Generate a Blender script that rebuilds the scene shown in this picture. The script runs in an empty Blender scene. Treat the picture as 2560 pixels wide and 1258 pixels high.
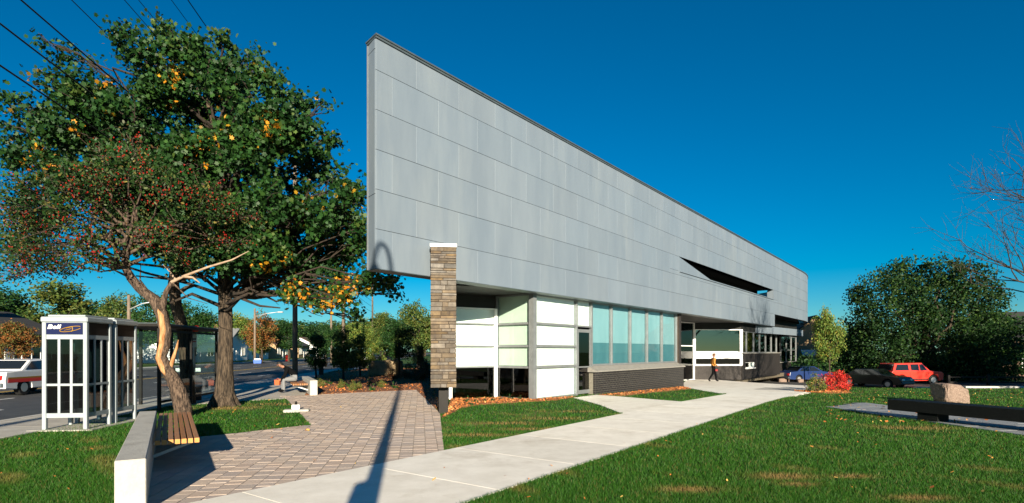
import bpy, bmesh, math, random
import numpy as np
from mathutils import Vector, Matrix, Quaternion

# ------------------------------------------------------------------ camera, light, exposure
SC = bpy.context.scene
COL = SC.collection
F, HOR, CX, EYE = 1400.0, 878.0, 1280.0, 1.6      # focal length and horizon in photo pixels (2560 wide)
cam_d = bpy.data.cameras.new('camera'); cam = bpy.data.objects.new('camera', cam_d); COL.objects.link(cam)
cam_d.sensor_width = 36; cam_d.lens = 36 * F / 2560; cam_d.shift_y = (HOR - 629) / 2560
cam_d.clip_start = 0.05; cam_d.clip_end = 3000
cam.location = (0, 0, EYE); cam.rotation_euler = (math.pi / 2, 0, 0)
SC.camera = cam
SUN_EL = math.radians(14.5)
SUN_H = Vector((-0.182, 1.0, 0)).normalized()          # horizontal travel direction of the light
sun_from = Vector((-SUN_H.x * math.cos(SUN_EL), -SUN_H.y * math.cos(SUN_EL), math.sin(SUN_EL)))
W = bpy.data.worlds.new('World'); SC.world = W; W.use_nodes = True
nt = W.node_tree; nt.nodes.clear()
sky = nt.nodes.new('ShaderNodeTexSky'); sky.sky_type = 'NISHITA'; sky.sun_disc = False
sky.sun_elevation = SUN_EL; sky.sun_rotation = math.atan2(sun_from.x, sun_from.y)
sky.air_density = 1.0; sky.dust_density = 0.15; sky.ozone_density = 3.0; sky.altitude = 200
hs = nt.nodes.new('ShaderNodeHueSaturation'); hs.inputs['Saturation'].default_value = 1.3; hs.inputs['Value'].default_value = 0.76
hs.inputs['Hue'].default_value = 0.500
bg = nt.nodes.new('ShaderNodeBackground'); bg.inputs['Strength'].default_value = 0.05
wo = nt.nodes.new('ShaderNodeOutputWorld')
tn = nt.nodes.new('ShaderNodeMixRGB'); tn.blend_type = 'MULTIPLY'; tn.inputs[0].default_value = 1.0; tn.inputs[2].default_value = (0.52, 0.88, 1.05, 1)   # deep blue film response of the whole sky
nt.links.new(sky.outputs[0], tn.inputs[1]); nt.links.new(tn.outputs[0], hs.inputs['Color']); nt.links.new(hs.outputs[0], bg.inputs['Color']); nt.links.new(bg.outputs[0], wo.inputs['Surface'])
sl = bpy.data.lights.new('sun', 'SUN'); sl.energy = 5.0; sl.angle = math.radians(0.53); sl.color = (1.0, 0.88, 0.68)
so = bpy.data.objects.new('sun', sl); COL.objects.link(so); so.location = (20, -60, 40)
so.rotation_euler = (-sun_from).to_track_quat('-Z', 'Y').to_euler()
SC.view_settings.view_transform = 'Standard'; SC.view_settings.look = 'None'
SC.view_settings.gamma = 1; SC.view_settings.use_curve_mapping = False
SC.view_settings.exposure = 1.4
SC.render.engine = 'CYCLES'
SC.cycles.max_bounces = 6; SC.cycles.transparent_max_bounces = 12; SC.cycles.use_denoising = True
try: SC.cycles.denoiser = 'OPENIMAGEDENOISE'
except Exception: pass

# ------------------------------------------------------------------ geometry helpers
RND = random.Random(7); NP = np.random.default_rng(11)
def sstep(a, b, x):
    t = min(1, max(0, (x - a) / (b - a))); return t * t * (3 - 2 * t)
def zg(X, Y):                                         # terrain: level lawn, falling gently behind the building front and to the car park
    a = -0.0165 * min(22, max(0, Y - 17)) * sstep(-2, 5, X)
    return a - 0.78 * sstep(23, 44, Y) * sstep(13, 21, X)
def U(px, py, Y): return Vector(((px - CX) / F * Y, Y, EYE + (HOR - py) / F * Y))
def G(px, py):                                        # the point of the terrain seen at a pixel
    z = 0.0
    for _ in range(40):
        Y = (EYE - z) * F / (py - HOR); X = (px - CX) / F * Y; z = 0.5 * z + 0.5 * zg(X, Y)
    return Vector((X, Y, zg(X, Y)))
def GX(px, Y):                                        # terrain point at a column and a distance
    X = (px - CX) / F * Y; return Vector((X, Y, zg(X, Y)))
RU = Vector((-0.114, 0.9935, 0)).normalized(); RR = Vector((RU.y, -RU.x, 0))   # along the road, away from the road
def RP(r, u, z=0.0): return RR * r + RU * u + Vector((0, 0, z))

class MB:
    def __init__(s): s.v = []; s.f = []; s.m = []; s.sm = []
    def add(s, vs, fs, mi=0, smooth=False):
        b = len(s.v); s.v += [tuple(v) for v in vs]
        for f in fs: s.f.append([b + i for i in f]); s.m.append(mi); s.sm.append(smooth)
        return s
    def box(s, c, size, mi=0, rot=None, taper=1.0):
        hx, hy, hz = size[0] / 2, size[1] / 2, size[2] / 2
        vs = [Vector((sx * hx * (taper if sz > 0 else 1), sy * hy * (taper if sz > 0 else 1), sz * hz)) for sz in (-1, 1) for sy in (-1, 1) for sx in (-1, 1)]
        if rot is not None: vs = [rot @ v for v in vs]
        vs = [v + Vector(c) for v in vs]
        return s.add(vs, [(0, 2, 3, 1), (4, 5, 7, 6), (0, 1, 5, 4), (2, 6, 7, 3), (0, 4, 6, 2), (1, 3, 7, 5)], mi)
    def span(s, a, b, mi=0):                           # axis-aligned box from corner to corner
        a, b = Vector(a), Vector(b); return s.box((a + b) / 2, [abs(x) for x in (b - a)], mi)
    def cbox(s, a, b, bev, mi=0):                      # box with chamfered edges
        a, b = Vector([min(x, y) for x, y in zip(a, b)]), Vector([max(x, y) for x, y in zip(a, b)])
        vs = []; cs = (a, b)
        for k in range(8):
            p = Vector((cs[k & 1].x, cs[(k >> 1) & 1].y, cs[(k >> 2) & 1].z))
            d = [bev if (k >> i) & 1 == 0 else -bev for i in range(3)]
            for ax in range(3):
                q = p.copy()
                for i in range(3):
                    if i != ax: q[i] += d[i]
                vs.append(q)
        I = lambda k, ax: k * 3 + ax
        fs = []
        for ax in range(3):
            o = [i for i in range(3) if i != ax]
            for sd in (0, 1):
                ks = [sd << ax, (sd << ax) | (1 << o[0]), (sd << ax) | (1 << o[0]) | (1 << o[1]), (sd << ax) | (1 << o[1])]
                fs.append([I(k, ax) for k in ks])
            for i in (0, 1):
                for j in (0, 1):
                    k0 = (i << o[0]) | (j << o[1]); k1 = k0 | (1 << ax)
                    fs.append([I(k0, o[0]), I(k1, o[0]), I(k1, o[1]), I(k0, o[1])])
        for k in range(8): fs.append([I(k, 0), I(k, 1), I(k, 2)])
        return s.add(vs, fs, mi)
    def prism(s, poly, z0, z1, mi=0):                   # polygon (xy) raised from z0 to z1; z may be functions
        n = len(poly); g0 = z0 if callable(z0) else (lambda x, y: z0); g1 = z1 if callable(z1) else (lambda x, y: z1)
        vs = [(p[0], p[1], g0(p[0], p[1])) for p in poly] + [(p[0], p[1], g1(p[0], p[1])) for p in poly]
        return s.add(vs, [list(range(n))[::-1], list(range(n, 2 * n))] + [(i, (i + 1) % n, n + (i + 1) % n, n + i) for i in range(n)], mi)
    def tube(s, pts, rad, n=6, mi=0, cap=True, smooth=True):
        pts = [Vector(p) for p in pts]
        if not hasattr(rad, '__len__'): rad = [rad] * len(pts)
        vs = []; up = Vector((0.13, 0.21, 1)).normalized(); x = None
        for i, p in enumerate(pts):
            t = (pts[min(i + 1, len(pts) - 1)] - pts[max(i - 1, 0)])
            t = t.normalized() if t.length > 1e-9 else Vector((0, 0, 1))
            if x is None:
                x = t.cross(up)
                if x.length < 0.05: x = t.cross(Vector((1, 0, 0)))
            x = (x - t * x.dot(t)).normalized(); y = t.cross(x)
            for k in range(n):
                a = 2 * math.pi * k / n; vs.append(p + (x * math.cos(a) + y * math.sin(a)) * rad[i])
        fs = [(i * n + k, i * n + (k + 1) % n, (i + 1) * n + (k + 1) % n, (i + 1) * n + k) for i in range(len(pts) - 1) for k in range(n)]
        s.add(vs, fs, mi, smooth)
        if cap:
            b = len(s.v) - len(vs); s.f += [[b + k for k in range(n)][::-1], [b + (len(pts) - 1) * n + k for k in range(n)]]; s.m += [mi, mi]; s.sm += [False, False]
        return s
    def bar(s, a, b, w, h, mi=0):                       # rectangular bar between two points, w horizontal, h vertical
        a, b = Vector(a), Vector(b); t = (b - a); L = t.length; t.normalize()
        side = t.cross(Vector((0, 0, 1)))
        if side.length < 0.02: side = Vector((1, 0, 0))
        side.normalize(); up = side.cross(t)
        R = Matrix((t, side, up)).transposed()
        return s.box((a + b) / 2, (L, w, h), mi, R)
    def build(s, name, mats, parent=None, origin=None):
        me = bpy.data.meshes.new(name); v = s.v
        if origin is not None: v = [(a - origin[0], b - origin[1], c - origin[2]) for a, b, c in v]
        me.from_pydata(v, [], s.f)
        if not isinstance(mats, (list, tuple)): mats = [mats]
        for m in mats: me.materials.append(m)
        me.polygons.foreach_set('material_index', s.m); me.polygons.foreach_set('use_smooth', s.sm)
        bm = bmesh.new(); bm.from_mesh(me); bmesh.ops.recalc_face_normals(bm, faces=bm.faces); bm.to_mesh(me); bm.free()
        o = bpy.data.objects.new(name, me); COL.objects.link(o)
        if parent: o.parent = parent
        if origin is not None and not parent: o.location = origin
        return o
def link(name, me, parent=None, loc=None, rz=0):
    o = bpy.data.objects.new(name, me); COL.objects.link(o)
    if parent: o.parent = parent
    if loc is not None: o.location = loc
    if rz: o.rotation_euler = (0, 0, rz)
    return o
def tag(o, label=None, cat=None, group=None, kind=None):
    if label: o['label'] = label
    if cat: o['category'] = cat
    if group: o['group'] = group
    if kind: o['kind'] = kind
    return o
def thing(name, loc, rz, label, cat, group=None):
    o = bpy.data.objects.new(name, None); COL.objects.link(o); o.location = loc; o.rotation_euler = (0, 0, rz); o.empty_display_size = 0.2
    return tag(o, label, cat, group)
def copy_tree(o, parent=None, label=None, group=None):
    c = o.copy(); COL.objects.link(c); c.parent = parent
    if label: c['label'] = label
    if group: c['group'] = group
    for ch in list(o.children): copy_tree(ch, c)
    return c
def npmesh(name, verts, polysize, mat, colors=None, smooth=False):   # fast mesh of equal-sized polygons
    n = len(verts); npoly = n // polysize
    me = bpy.data.meshes.new(name); me.vertices.add(n); me.vertices.foreach_set('co', np.ascontiguousarray(verts, dtype=np.float32).ravel())
    me.loops.add(n); me.loops.foreach_set('vertex_index', np.arange(n, dtype=np.int32))
    me.polygons.add(npoly); me.polygons.foreach_set('loop_start', np.arange(0, n, polysize, dtype=np.int32))
    if smooth: me.polygons.foreach_set('use_smooth', np.ones(npoly, dtype=bool))
    me.update(calc_edges=True)
    if colors is not None:
        at = me.color_attributes.new('Col', 'FLOAT_COLOR', 'POINT')
        c = np.ones((n, 4), dtype=np.float32); c[:, :3] = np.repeat(colors, polysize, axis=0); at.data.foreach_set('color', c.ravel())
    me.materials.append(mat); me.validate(); return me
def inpoly(P, poly):
    x, y = P[:, 0], P[:, 1]; r = np.zeros(len(P), bool); n = len(poly)
    for i in range(n):
        x0, y0 = poly[i][0], poly[i][1]; x1, y1 = poly[(i + 1) % n][0], poly[(i + 1) % n][1]
        c = ((y0 > y) != (y1 > y)) & (x < (x1 - x0) * (y - y0) / ((y1 - y0) if abs(y1 - y0) > 1e-12 else 1e-12) + x0)
        r ^= c
    return r

# ------------------------------------------------------------------ materials
MATS = {}
def mat(name, c1, c2=None, scale=6, rough=0.75, metal=0.0, bump=0.0, bscale=None, spec=0.4, stretch=None, rnd=0.0, detail=5, c3=None, scale3=0.6, attr=False, coat=0.0, lo=0.35, hi=0.65, transl=0.0, world=False, bdist=0.02):
    m = bpy.data.materials.new(name); m.use_nodes = True; t = m.node_tree; N = t.nodes; L = t.links
    b = N['Principled BSDF']; b.inputs['Roughness'].default_value = rough; b.inputs['Metallic'].default_value = metal
    b.inputs['Specular IOR Level'].default_value = spec; b.inputs['Coat Weight'].default_value = coat
    tc = N.new('ShaderNodeNewGeometry' if world else 'ShaderNodeTexCoord'); vec = tc.outputs['Position' if world else 'Object']
    if stretch:
        mp = N.new('ShaderNodeMapping'); mp.inputs['Scale'].default_value = stretch; L.new(vec, mp.inputs['Vector']); vec = mp.outputs[0]
    if attr:
        va = N.new('ShaderNodeVertexColor'); va.layer_name = 'Col'; col = va.outputs['Color']
    elif c2 is not None:
        nz = N.new('ShaderNodeTexNoise'); nz.inputs['Scale'].default_value = scale; nz.inputs['Detail'].default_value = detail; nz.inputs['Roughness'].default_value = 0.65
        L.new(vec, nz.inputs['Vector'])
        r = N.new('ShaderNodeValToRGB'); r.color_ramp.elements[0].color = (*c1, 1); r.color_ramp.elements[1].color = (*c2, 1)
        r.color_ramp.elements[0].position = lo; r.color_ramp.elements[1].position = hi
        L.new(nz.outputs['Fac'], r.inputs['Fac']); col = r.outputs['Color']
        if c3 is not None:
            n3 = N.new('ShaderNodeTexNoise'); n3.inputs['Scale'].default_value = scale3; n3.inputs['Detail'].default_value = 6; n3.inputs['Roughness'].default_value = 0.7
            L.new(vec, n3.inputs['Vector'])
            r3 = N.new('ShaderNodeValToRGB'); r3.color_ramp.elements[0].position = 0.53; r3.color_ramp.elements[1].position = 0.70
            L.new(n3.outputs['Fac'], r3.inputs['Fac'])
            mx = N.new('ShaderNodeMixRGB'); L.new(r3.outputs['Color'], mx.inputs['Fac']); L.new(col, mx.inputs[1]); mx.inputs[2].default_value = (*c3, 1); col = mx.outputs[0]
    else:
        rg = N.new('ShaderNodeRGB'); rg.outputs[0].default_value = (*c1, 1); col = rg.outputs[0]
    if rnd:
        oi = N.new('ShaderNodeObjectInfo'); mr = N.new('ShaderNodeMapRange'); mr.inputs['To Min'].default_value = 1 - rnd; mr.inputs['To Max'].default_value = 1 + rnd
        L.new(oi.outputs['Random'], mr.inputs['Value'])
        h = N.new('ShaderNodeHueSaturation'); L.new(mr.outputs[0], h.inputs['Value'])
        m7 = N.new('ShaderNodeMath'); m7.operation = 'MULTIPLY'; m7.inputs[1].default_value = 17.3; L.new(oi.outputs['Random'], m7.inputs[0]); m8 = N.new('ShaderNodeMath'); m8.operation = 'FRACT'; L.new(m7.outputs[0], m8.inputs[0]); m9 = N.new('ShaderNodeMapRange'); m9.inputs['To Min'].default_value = 1 - min(0.75, rnd * 1.8); m9.inputs['To Max'].default_value = 1 + rnd * 0.6; L.new(m8.outputs[0], m9.inputs['Value']); L.new(m9.outputs[0], h.inputs['Saturation']); L.new(col, h.inputs['Color']); col = h.outputs[0]
    L.new(col, b.inputs['Base Color'])
    if bump:
        nb = N.new('ShaderNodeTexNoise'); nb.inputs['Scale'].default_value = bscale or scale * 3; nb.inputs['Detail'].default_value = 6; L.new(vec, nb.inputs['Vector'])
        bp = N.new('ShaderNodeBump'); bp.inputs['Strength'].default_value = bump; bp.inputs['Distance'].default_value = bdist
        L.new(nb.outputs['Fac'], bp.inputs['Height']); L.new(bp.outputs[0], b.inputs['Normal'])
    if transl:
        tr = N.new('ShaderNodeBsdfTranslucent'); L.new(col, tr.inputs['Color']); ms = N.new('ShaderNodeMixShader'); ms.inputs['Fac'].default_value = transl
        L.new(b.outputs[0], ms.inputs[1]); L.new(tr.outputs[0], ms.inputs[2]); L.new(ms.outputs[0], N['Material Output'].inputs['Surface'])
    MATS[name] = m; return m
def glass(name, tint, refl=1.0, rough=0.01):
    m = bpy.data.materials.new(name); m.use_nodes = True; t = m.node_tree; N = t.nodes; L = t.links; N.remove(N['Principled BSDF'])
    fr = N.new('ShaderNodeFresnel'); fr.inputs['IOR'].default_value = 1.5
    mu = N.new('ShaderNodeMath'); mu.operation = 'MULTIPLY'; mu.inputs[1].default_value = refl; mu.use_clamp = True; ge = N.new('ShaderNodeNewGeometry'); iv = N.new('ShaderNodeMath'); iv.operation = 'SUBTRACT'; iv.inputs[0].default_value = 1.0; L.new(ge.outputs['Backfacing'], iv.inputs[1]); mf = N.new('ShaderNodeMath'); mf.operation = 'MULTIPLY'; L.new(iv.outputs[0], mf.inputs[0]); L.new(fr.outputs[0], mf.inputs[1]); L.new(mf.outputs[0], mu.inputs[0])
    tr = N.new('ShaderNodeBsdfTransparent'); tr.inputs['Color'].default_value = (*tint, 1)
    gl = N.new('ShaderNodeBsdfGlossy'); gl.inputs['Roughness'].default_value = rough
    ms = N.new('ShaderNodeMixShader'); L.new(mu.outputs[0], ms.inputs[0]); L.new(tr.outputs[0], ms.inputs[1]); L.new(gl.outputs[0], ms.inputs[2])
    L.new(ms.outputs[0], N['Material Output'].inputs['Surface']); return m
m_lawn = mat('lawn_mat', (0.012, 0.048, 0.005), (0.028, 0.085, 0.009), 9, 0.9, bump=0.5, bscale=60, c3=(0.20, 0.15, 0.055), scale3=0.55, spec=0.15)
m_blade = mat('blade_mat', (0.04, 0.1, 0.02), attr=True, rough=0.55, spec=0.25, transl=0.3)
m_asph = mat('asphalt', (0.028, 0.030, 0.034), (0.05, 0.052, 0.055), 3, 0.8, bump=0.25, bscale=90, c3=(0.07, 0.068, 0.066), scale3=0.25)
m_conc = mat('concrete_walk', (0.66, 0.62, 0.55), (0.76, 0.72, 0.65), 2.5, 0.85, bump=0.12, bscale=70, rnd=0.06, c3=(0.55, 0.50, 0.425), scale3=0.8)
m_side = mat('sidewalk_mat', (0.33, 0.31, 0.28), (0.42, 0.40, 0.36), 2.5, 0.85, bump=0.15, bscale=60, c3=(0.27, 0.25, 0.23), scale3=0.6)
m_kerb = mat('kerb_mat', (0.36, 0.35, 0.33), (0.45, 0.44, 0.42), 5, 0.85)
m_cwall = mat('cast_concrete', (0.32, 0.31, 0.285), (0.39, 0.38, 0.35), 5, 0.85, bump=0.3, bscale=35, c3=(0.26, 0.25, 0.225), scale3=2)
m_paver = mat('paver_mat', (0.3, 0.28, 0.25), attr=True, rough=0.85, bump=0.35, bscale=60, world=True)
m_sand = mat('joint_sand', (0.2, 0.175, 0.145), (0.27, 0.24, 0.2), 20, 0.95)
m_mulch = mat('mulch_mat', (0.08, 0.03, 0.013), (0.24, 0.095, 0.035), 28, 0.95, bump=0.9, bscale=55)
m_chip = mat('chip_mat', (0.2, 0.09, 0.03), attr=True, rough=0.9)
m_white = mat('paint_white', (0.72, 0.72, 0.70), (0.82, 0.82, 0.80), 8, 0.6)
m_yellow = mat('paint_yellow', (0.55, 0.34, 0.03), (0.62, 0.40, 0.05), 8, 0.7)
m_zinc = mat('zinc_panel', (0.136, 0.172, 0.216), (0.156, 0.193, 0.236), 1.5, 0.5, metal=0.1, spec=0.5, stretch=(1.0, 1.0, 0.22), rnd=0.04, bump=0.05, bscale=0.8, c3=(0.178, 0.213, 0.248), scale3=0.45, world=True)
m_zdark = mat('seam_dark', (0.03, 0.03, 0.03), rough=0.8)
m_cap = mat('cap_flashing', (0.08, 0.105, 0.12), (0.11, 0.14, 0.155), 5, 0.45, metal=0.5)
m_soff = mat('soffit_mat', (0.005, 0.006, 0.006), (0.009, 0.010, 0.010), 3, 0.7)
m_alu = mat('aluminium_frame', (0.20, 0.215, 0.225), (0.245, 0.26, 0.27), 4, 0.4, metal=0.45)
m_frame = mat('painted_frame', (0.78, 0.78, 0.77), (0.84, 0.84, 0.83), 6, 0.4, coat=0.2)
m_blind = mat('blind_white', (0.84, 0.84, 0.80), (0.88, 0.88, 0.84), 2, 0.8)
m_blindg = mat('blind_green', (0.50, 0.58, 0.48), (0.56, 0.63, 0.52), 2, 0.8)
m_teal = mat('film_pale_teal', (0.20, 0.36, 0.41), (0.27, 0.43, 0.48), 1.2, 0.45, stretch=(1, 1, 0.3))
m_teal_shade = mat('film_teal_shade', (0.052, 0.16, 0.20), (0.08, 0.21, 0.25), 1.2, 0.4, stretch=(1, 1, 0.3))  # lower part of the window: shade painted in as a darker teal
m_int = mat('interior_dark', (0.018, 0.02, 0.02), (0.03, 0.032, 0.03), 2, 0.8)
m_intf = mat('interior_floor', (0.10, 0.085, 0.06), (0.13, 0.11, 0.08), 3, 0.6)
m_glass = glass('clear_pane', (0.90, 0.94, 0.94), 1.5)
m_gdark = glass('tinted_pane', (0.30, 0.36, 0.36), 1.6)
m_gref = glass('mirror_pane', (0.22, 0.28, 0.28), 4.5)
m_stone = mat('sandstone', (0.082, 0.062, 0.045), (0.145, 0.108, 0.068), 7, 0.9, bump=0.8, bscale=22, rnd=0.38, c3=(0.07, 0.055, 0.048), scale3=2.2)
m_mortar = mat('mortar_dark', (0.035, 0.026, 0.02), (0.055, 0.042, 0.03), 10, 0.95)
m_mort2 = mat('mortar_pale', (0.13, 0.12, 0.10), (0.17, 0.16, 0.13), 12, 0.95)
m_brick = mat('black_brick', (0.010, 0.010, 0.011), (0.02, 0.018, 0.019), 14, 0.6, rnd=0.3, bump=0.3)
m_bricko = mat('dark_brick_far', (0.011, 0.009, 0.009), (0.024, 0.020, 0.020), 10, 0.7, rnd=0.25)
m_sill = mat('sill_stone', (0.17, 0.165, 0.15), (0.22, 0.21, 0.195), 6, 0.7)
m_black = mat('black_steel', (0.007, 0.006, 0.0055), (0.012, 0.0105, 0.0095), 6, 0.6, spec=0.2)
m_wood = mat('bench_wood', (0.20, 0.075, 0.02), (0.33, 0.14, 0.04), 7, 0.6, stretch=(6, 6, 1), bump=0.2, rnd=0.15)
m_woode = mat('end_grain', (0.42, 0.19, 0.05), (0.52, 0.25, 0.07), 20, 0.7)
m_bark = mat('grey_bark', (0.017, 0.012, 0.008), (0.088, 0.063, 0.042), 9, 0.95, bump=1.0, bscale=12, stretch=(2.6, 2.6, 0.35), bdist=0.08, lo=0.4, hi=0.6)
m_limb = mat('dark_limb', (0.012, 0.009, 0.007), (0.04, 0.028, 0.02), 9, 0.95, bump=0.8, bscale=16)
m_barkc = mat('crab_bark', (0.022, 0.014, 0.010), (0.13, 0.088, 0.062), 10, 0.95, bump=1.0, bscale=13, stretch=(2.4, 2.4, 0.6), bdist=0.08, lo=0.4, hi=0.6)
m_barewood = mat('bare_heartwood', (0.22, 0.075, 0.018), (0.42, 0.25, 0.12), 8, 0.8, bump=0.5, bscale=14, stretch=(3, 3, 0.6))
m_dead = mat('dead_branch', (0.22, 0.15, 0.10), (0.34, 0.25, 0.18), 9, 0.85, bump=0.4)
m_leaf = mat('leaf_mat', (0.04, 0.1, 0.02), attr=True, rough=0.52, spec=0.25, transl=0.18)
m_leaffar = mat('leaf_far_mat', (0.04, 0.1, 0.02), attr=True, rough=0.6, spec=0.25, transl=0.25)
m_berry = mat('berry_red', (0.26, 0.014, 0.010), rough=0.3, spec=0.6)
m_pole = mat('pole_wood', (0.10, 0.075, 0.055), (0.2, 0.155, 0.115), 6, 0.9, stretch=(4, 4, 0.4), bump=0.4)
m_wire = mat('wire_black', (0.012, 0.012, 0.014), rough=0.7)
m_galv = mat('galvanised', (0.4, 0.41, 0.42), (0.5, 0.51, 0.52), 4, 0.45, metal=0.4)
m_granite = mat('pink_granite', (0.13, 0.088, 0.068), (0.24, 0.175, 0.14), 26, 0.9, bump=0.8, bscale=18, c3=(0.11, 0.08, 0.065), scale3=6)
m_rock = mat('tan_rock', (0.17, 0.12, 0.065), (0.27, 0.2, 0.12), 5, 0.9, bump=0.8, bscale=10)
m_flagstone = mat('shaded_flagstones', (0.17, 0.185, 0.20), (0.25, 0.265, 0.285), 9, 0.75, stretch=(1.0, 5, 1), bump=0.4)  # paving stone with the shade on it painted as blue grey
m_blackst = mat('black_stone', (0.005, 0.006, 0.006), (0.009, 0.010, 0.010), 20, 0.6, spec=0.08)
m_booth = mat('booth_frame_shaded', (0.25, 0.285, 0.31), (0.285, 0.32, 0.345), 5, 0.45, spec=0.4)  # frame colour lowered to stand for the shade falling on the booth
m_signblue = mat('sign_blue', (0.003, 0.006, 0.045), rough=0.35)
m_signyel = mat('sign_yellow', (0.3, 0.16, 0.004), rough=0.4)
m_tyre = mat('tyre', (0.012, 0.012, 0.012), rough=0.85)
m_rim = mat('rim', (0.5, 0.5, 0.5), rough=0.35, metal=0.7)
m_cglass = mat('car_glass', (0.01, 0.012, 0.013), rough=0.06, spec=0.8)
m_lampw = mat('lamp_lens', (0.7, 0.7, 0.68), rough=0.2)
m_lampr = mat('lamp_red', (0.4, 0.01, 0.01), rough=0.25)
m_skin = mat('skin', (0.26, 0.12, 0.075), rough=0.6)
m_hair = mat('hair_brown', (0.09, 0.04, 0.018), rough=0.6)
m_hairb = mat('hair_dark', (0.012, 0.01, 0.008), rough=0.6)
m_cltblack = mat('cloth_black', (0.003, 0.0033, 0.004), rough=0.95, spec=0.1)
m_cltyel = mat('cloth_gold', (0.36, 0.15, 0.025), rough=0.9)
m_cltwhite = mat('cloth_pale', (0.15, 0.155, 0.165), rough=0.9)
m_red = mat('red_plastic', (0.55, 0.03, 0.02), rough=0.45)
m_orange = mat('orange_plastic', (0.4, 0.08, 0.02), rough=0.5)
def paint(name, c): return mat(name, c, rough=0.3, spec=0.5, coat=0.6)

# ------------------------------------------------------------------ terrain, road, pavements
def axis(segs):
    out = []
    for a, b, n in segs: out += list(np.linspace(a, b, n, endpoint=False))
    return out + [segs[-1][1]]
rl = axis([(-900, -120, 5), (-120, -27.9, 8), (-27.9, -27.88, 1), (-27.88, -10.14, 3), (-10.14, -10.12, 1), (-10.12, 50, 60), (50, 120, 10), (120, 900, 5)])
ul = axis([(-300, -20, 6), (-20, 70, 90), (70, 160, 9), (160, 1500, 8)])
gv = []
for u in ul:
    for r in rl:
        p = RP(r, u); z = -0.22 if -27.89 < r < -10.13 else zg(p.x, p.y)
        gv.append((p.x, p.y, z))
nr = len(rl); b = MB(); b.add(gv, [(j * nr + i, j * nr + i + 1, (j + 1) * nr + i + 1, (j + 1) * nr + i) for j in range(len(ul) - 1) for i in range(nr - 1)], 0, True)
tag(b.build('ground', m_lawn), kind='structure')
def strip(name, r0, r1, z, m, u0=-60, u1=600, parent=None):
    b = MB(); us = list(np.arange(u0, u1 + 1, 12)); vs = []
    for u in us: vs += [RP(r0, u, z), RP(r1, u, z)]
    b.add(vs, [(2 * i, 2 * i + 1, 2 * i + 3, 2 * i + 2) for i in range(len(us) - 1)]); return b.build(name, m, parent)
road = tag(strip('road', -27.87, -10.13, -0.12, m_asph), kind='structure')
for r in (-18.45, -18.75): strip('centre_line', r - 0.06, r + 0.06, -0.114, m_yellow, parent=road)
dash = MB()
for r in (-12.95, -15.75, -21.6, -24.7):
    for k in range(60):
        u = -30 + k * 6.2 + (r * 1.7) % 3
        q = [RP(r - 0.055, u), RP(r + 0.055, u), RP(r + 0.055, u + 2.6), RP(r - 0.055, u + 2.6)]
        me = bpy.data.meshes.new('lane_dash'); dash.add([(v.x, v.y, -0.114) for v in q], [(0, 1, 2, 3)])
d_ = dash.build('lane_dashes', m_white, road); tag(d_, kind='stuff')
b = MB(); b.bar(RP(-10.05, -60, -0.05), RP(-10.05, 600, -0.05), 0.16, 0.155); tag(b.build('kerb', m_kerb), kind='structure')
b = MB(); b.bar(RP(-27.95, -60, -0.05), RP(-27.95, 600, -0.05), 0.16, 0.155); tag(b.build('kerb', m_kerb), kind='structure')
side = bpy.data.objects.new('sidewalk', None); COL.objects.link(side); tag(side, kind='structure')
for k in range(-12, 60):
    b = MB(); u = k * 1.6; q = [RP(-9.97, u + 0.006), RP(-8.05, u + 0.006), RP(-8.05, u + 1.594), RP(-9.97, u + 1.594)]
    b.prism([(v.x, v.y) for v in q], -0.1, 0.02); b.build('slab', m_side, side)
farw = tag(strip('sidewalk', -29.9, -28.03, 0.022, m_side), kind='structure')

# concrete path running along the front of the building, cut into slabs
PD = Vector((0.5925, 0.8056, 0)); PN = Vector((PD.y, -PD.x, 0)); PL0 = Vector((-3.23, 5.99, 0)); PW = 2.29
path = bpy.data.objects.new('concrete_path', None); COL.objects.link(path); tag(path, kind='structure')
for k in range(-4, 13):
    t0, t1 = k * 1.78 + 0.35, (k + 1) * 1.78 + 0.35 - 0.009
    q = [PL0 + PD * t0, PL0 + PD * t0 + PN * PW, PL0 + PD * t1 + PN * PW, PL0 + PD * t1]
    b = MB(); b.prism([(v.x, v.y) for v in q], lambda x, y: zg(x, y) - 0.1, lambda x, y: zg(x, y) + 0.024); b.build('slab', m_conc, path)
flat_under = True
path_poly = [PL0 + PD * -7, PL0 + PD * -7 + PN * PW, PL0 + PD * 24 + PN * PW, PL0 + PD * 24]
def pxpoly(pts): return [G(*p) for p in pts]
def flat(name, poly, top, m, parent=None, kind='structure'):
    """sheet that follows the terrain: polygon cut on a 0.8 m grid, with a short skirt"""
    bm = bmesh.new(); bm.faces.new([bm.verts.new((p.x, p.y, 0)) for p in poly])
    for ax in (0, 1):
        lo, hi = min(p[ax] for p in poly), max(p[ax] for p in poly)
        for c in np.arange(lo + .4, hi, 0.8):
            co = [0, 0, 0]; co[ax] = float(c); no = [0, 0, 0]; no[ax] = 1
            bmesh.ops.bisect_plane(bm, geom=bm.verts[:] + bm.edges[:] + bm.faces[:], plane_co=co, plane_no=no)
    for v in bm.verts: v.co.z = zg(v.co.x, v.co.y) + top
    if sum(f.normal.z for f in bm.faces) < 0 or True: bmesh.ops.recalc_face_normals(bm, faces=bm.faces)
    ed = [e for e in bm.edges if e.is_boundary]; r_ = bmesh.ops.extrude_edge_only(bm, edges=ed)
    for v in [g for g in r_['geom'] if isinstance(g, bmesh.types.BMVert)]: v.co.z -= top + 0.1
    bmesh.ops.recalc_face_normals(bm, faces=bm.faces)
    me = bpy.data.meshes.new(name); bm.to_mesh(me); bm.free(); me.materials.append(m); o = link(name, me, parent)
    return tag(o, kind=kind) if kind and not parent else o
b = MB()
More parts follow.
